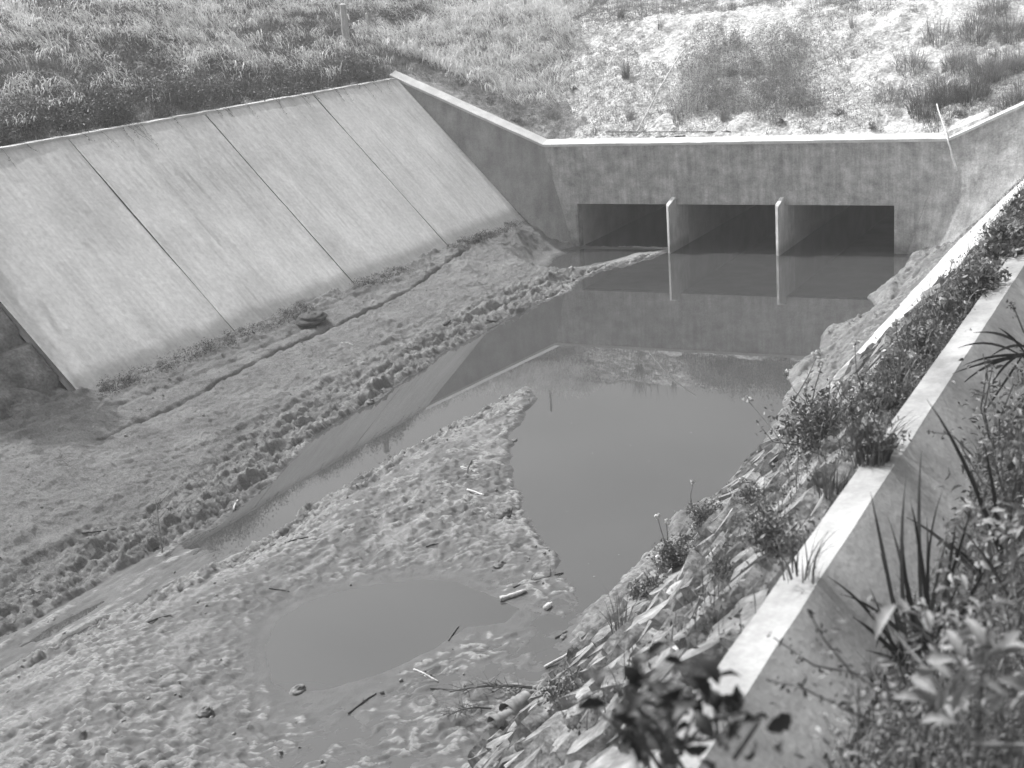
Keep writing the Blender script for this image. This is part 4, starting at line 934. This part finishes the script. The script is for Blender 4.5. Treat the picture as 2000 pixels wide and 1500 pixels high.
long_blades((1810, 1330), 5.6, [(1615, 1125, 0), (1700, 960, .1), (1765, 1060, 0), (1770, 930, .2), (1900, 980, -.2), (1665, 1205, -.1), (1760, 1150, .2), (1850, 1050, .1), (1800, 880, .3), (1940, 1090, -.3), (1690, 1270, 0), (1735, 1010, .2), (1880, 1130, 0), (1720, 1080, .1), (1780, 985, -.1), (1640, 1160, .1), (1840, 960, 0), (1925, 1150, .1), (1745, 1200, 0), (1700, 1150, .2), (1810, 1010, .2), (1870, 1010, -.2)],
            'clump of broad dark grass blades crossing the kerb in the foreground', .026)
long_blades((1960, 1180), 6.0, [(1810, 780, 0), (1890, 900, .2), (1990, 900, .1), (1850, 1060, 0), (2010, 1000, 0), (1770, 1010, .2), (1920, 860, -.2), (1950, 980, .1)], 'second clump of dark grass blades at the right frame edge', .03)
long_blades((2010, 690), 8.5, [(1880, 715, 0), (1860, 770, .2), (1900, 650, .2), (1920, 780, -.2), (1890, 740, .3), (1950, 640, 0), (1870, 680, .4), (1905, 830, 0), (1860, 730, .1), (1930, 700, .3)], 'wispy grass arching over the kerb from the right', .022)
def leafy(qc, D, spreadpx, n, size, label, m=m_leafd, asp=.55, name='leafy_weed', stems=6, dz=.3):
    c = atD(qc, D); s = spreadpx*D/FPX; base = c-np.array([0, 0, s*1.2]); t = thing(name, label, 'leafy weed', tuple(base), 'leafy weeds in the foreground')
    C = c+rng.normal(size=(n, 3))*s*.45+(_f*dz*rng.normal(0, 1, (n, 1)))*.5
    # larger lobed leaves: 10-gon with a fold
    V = []; F = []; k = 0
    for p in C:
        d = rng.normal(size=3); d[2] *= .6; d /= np.linalg.norm(d); r_ = rng.normal(size=3)+np.array([0, 0, 1.3]); sd_ = np.cross(d, r_); sd_ /= np.linalg.norm(sd_); nn = np.cross(sd_, d); L = size*rng.uniform(.6, 1.3)
        prof = [(0, 0), (.15, .5), (.3, .85), (.42, .7), (.55, 1.), (.68, .65), (.8, .55), (1., 0)]
        mids = [p+d*L*(a-.5)+nn*L*.12*math.sin(a*3) for a, _ in prof]
        for sgn in (-1, 1):
            V += [mids[i]+sgn*sd_*L*asp*.5*w_+nn*L*.14*w_ for i, (a, w_) in enumerate(prof)]
        V += mids
        for i in range(7):
            F += [(k+i, k+16+i, k+17+i, k+i+1), (k+8+i, k+9+i, k+17+i, k+16+i)]
        k += 24
    mk('foliage', V, F, m, t, smooth=True)
    b = MB()
    for i in range(stems):
        e = C[rng.integers(n)]; b.tube([base+rng.normal(0, .03, 3), (base+e)/2+rng.normal(0, .04, 3), e], [.006, .005, .003], 5)
    b.build('stem', m_stem, t); return t
leafy((1290, 1385), 3.1, 120, 70, .06, 'dark blurred broad leaved plant at the bottom middle of the foreground', m_leafd, stems=16)
leafy((1430, 1385), 3.1, 55, 20, .06, 'second dark broad leaved plant beside the first near the kerb', m_leafd)
leafy((1920, 1320), 3.3, 140, 70, .095, 'pale broad leaved plant in the lower right corner', m_leafp, .35)
leafy((1850, 1220), 4.4, 110, 90, .06, 'mid grey leafy plant above the pale corner plant', m_weed, .35)
leafy((1960, 1050), 5.2, 110, 120, .055, 'leafy weed against the right frame edge behind the grass blades', m_leafp, .4)
leafy((1980, 880), 6.5, 100, 150, .055, 'dark leafy weed on the bank at the right frame edge', m_leaf, .4)
leafy((1950, 780), 8, 80, 150, .05, 'dark leafy weed on the bank above the kerb grass', m_leaf, .4)
leafy((1700, 1430), 3.8, 150, 260, .028, 'small leaved weed along the bottom right of the foreground', m_weed, .4)
leafy((1800, 1400), 3.6, 120, 120, .03, 'fine leaved plant left of the pale corner plant', m_leaf, .4)
def sprig(path, D, label, ls=.022):
    pts = [atD(q, D) for q in path]; t = thing('sprig', label, 'weed', tuple(pts[0]), 'weed stems in the foreground'); b = MB(); b.tube(pts, np.linspace(.005, .002, len(pts)), 5); b.build('stem', m_stem, t)
    C = []
    for i in range(len(pts)-1):
        for s_ in np.linspace(0, 1, 7): C.append(pts[i]*(1-s_)+pts[i+1]*s_+rng.normal(0, .010, 3))
    V, F = leaves(np.repeat(np.array(C[4:]), 2, 0)+rng.normal(0, .008, (2*len(C[4:]), 3)), ls, .45); mk('foliage', V, F, m_leafd, t)
sprig([(1750, 1370), (1660, 1310), (1610, 1250), (1580, 1195)], 4.2, 'thin leafy stem crossing the kerb face in the foreground')
sprig([(1700, 1320), (1590, 1300), (1510, 1245)], 4.4, 'low leafy stem reaching left across the kerb')
sprig([(1760, 1430), (1660, 1390), (1560, 1340), (1500, 1330)], 4.0, 'long thin stem near the bottom over the kerb')
sprig([(1900, 890), (1860, 850), (1810, 842)], 6.5, 'stem with paired leaves above the kerb at mid right')
sprig([(2000, 650), (1980, 600), (1972, 590)], 7.5, 'leaf tipped stem at the right frame edge')
# dry litter and low plants over the near bank soil
n = 52000; x = rng.uniform(KX+.25, 13.2, n); y = rng.uniform(-34, -12, n); ok = (fbm(x*1.6, y*1.2, 180) > .43-.14*sstep(10.8, 11.4, x)) & (rng.random(n) < sstep(10.55, 10.95, x)*.8+.2); x, y = x[ok], y[ok]; z = gfun(x, y)
dcam = np.hypot(x-CAM[0], y-CAM[1]); kk = (dcam > 2.2) & visible(x, y, z, 120); x, y, z = x[kk], y[kk], z[kk]; n = len(x)
C = np.repeat(np.stack([x, y, z+.03], 1), 4, 0)+rng.normal(size=(n*4, 3))*[.05, .05, .03]
V1, F1 = leaves(C, .035, .4); V2, F2 = blades(np.stack([x, y, z], 1), rng.uniform(.08, .3, n), rng.uniform(0, 6.28, n), rng.uniform(.3, 1.6, n), rng.uniform(.003, .007, n), 3)
V, F = merge([(V1, F1), (V2, F2)]); tag(mk('ground_cover', V, F, m_leaf), 'low weeds and litter on the soil right of the kerb', 'weeds', kind='stuff')
# small tree outside the left edge whose shade falls on the rocks and mud
bush((-11.0, -18.5, gz(-11, -18.5)+2.0), (1.4, 1.4, 1.6), 'leafy shrub on the left bank at the frame edge, shading the mud', 9000, .26, m_leaf, 20, clumps=30)

# ------------------------------------------------------------------ thin haze in the air
hz_ = MB(); hz_.box((0, 0, 8.5), (1840, 1840, 47)); ho = hz_.build('haze', bpy.data.materials.new('haze')); tag(ho, kind='stuff')
hm = ho.data.materials[0]; hm.use_nodes = True; hn = hm.node_tree.nodes; hn.remove(hn['Principled BSDF'])
pv = hn.new('ShaderNodeVolumePrincipled'); pv.inputs['Density'].default_value = .0019; pv.inputs['Color'].default_value = (.95, .95, .95, 1)
hm.node_tree.links.new(pv.outputs[0], hn['Material Output'].inputs['Volume'])

n = 90; x = rng.uniform(1.5, 5, n); y = rng.uniform(-22, -2, n); q_ = (sdf(LEFT, x, y) < -.3) & (sdf(BAR, x, y) < -.3) & (sdf(RIGHT, x, y) < -.2); x, y = x[q_], y[q_]
V, F = leaves(np.stack([x, y, x*0+.004], 1), .035, .5); V[:, 2] = .003+np.abs(V[:, 2]-.004)*.15
tag(mk('floating_litter', V, F, m_leafp), 'tiny bits of leaf litter floating on the pool', 'litter', kind='stuff')
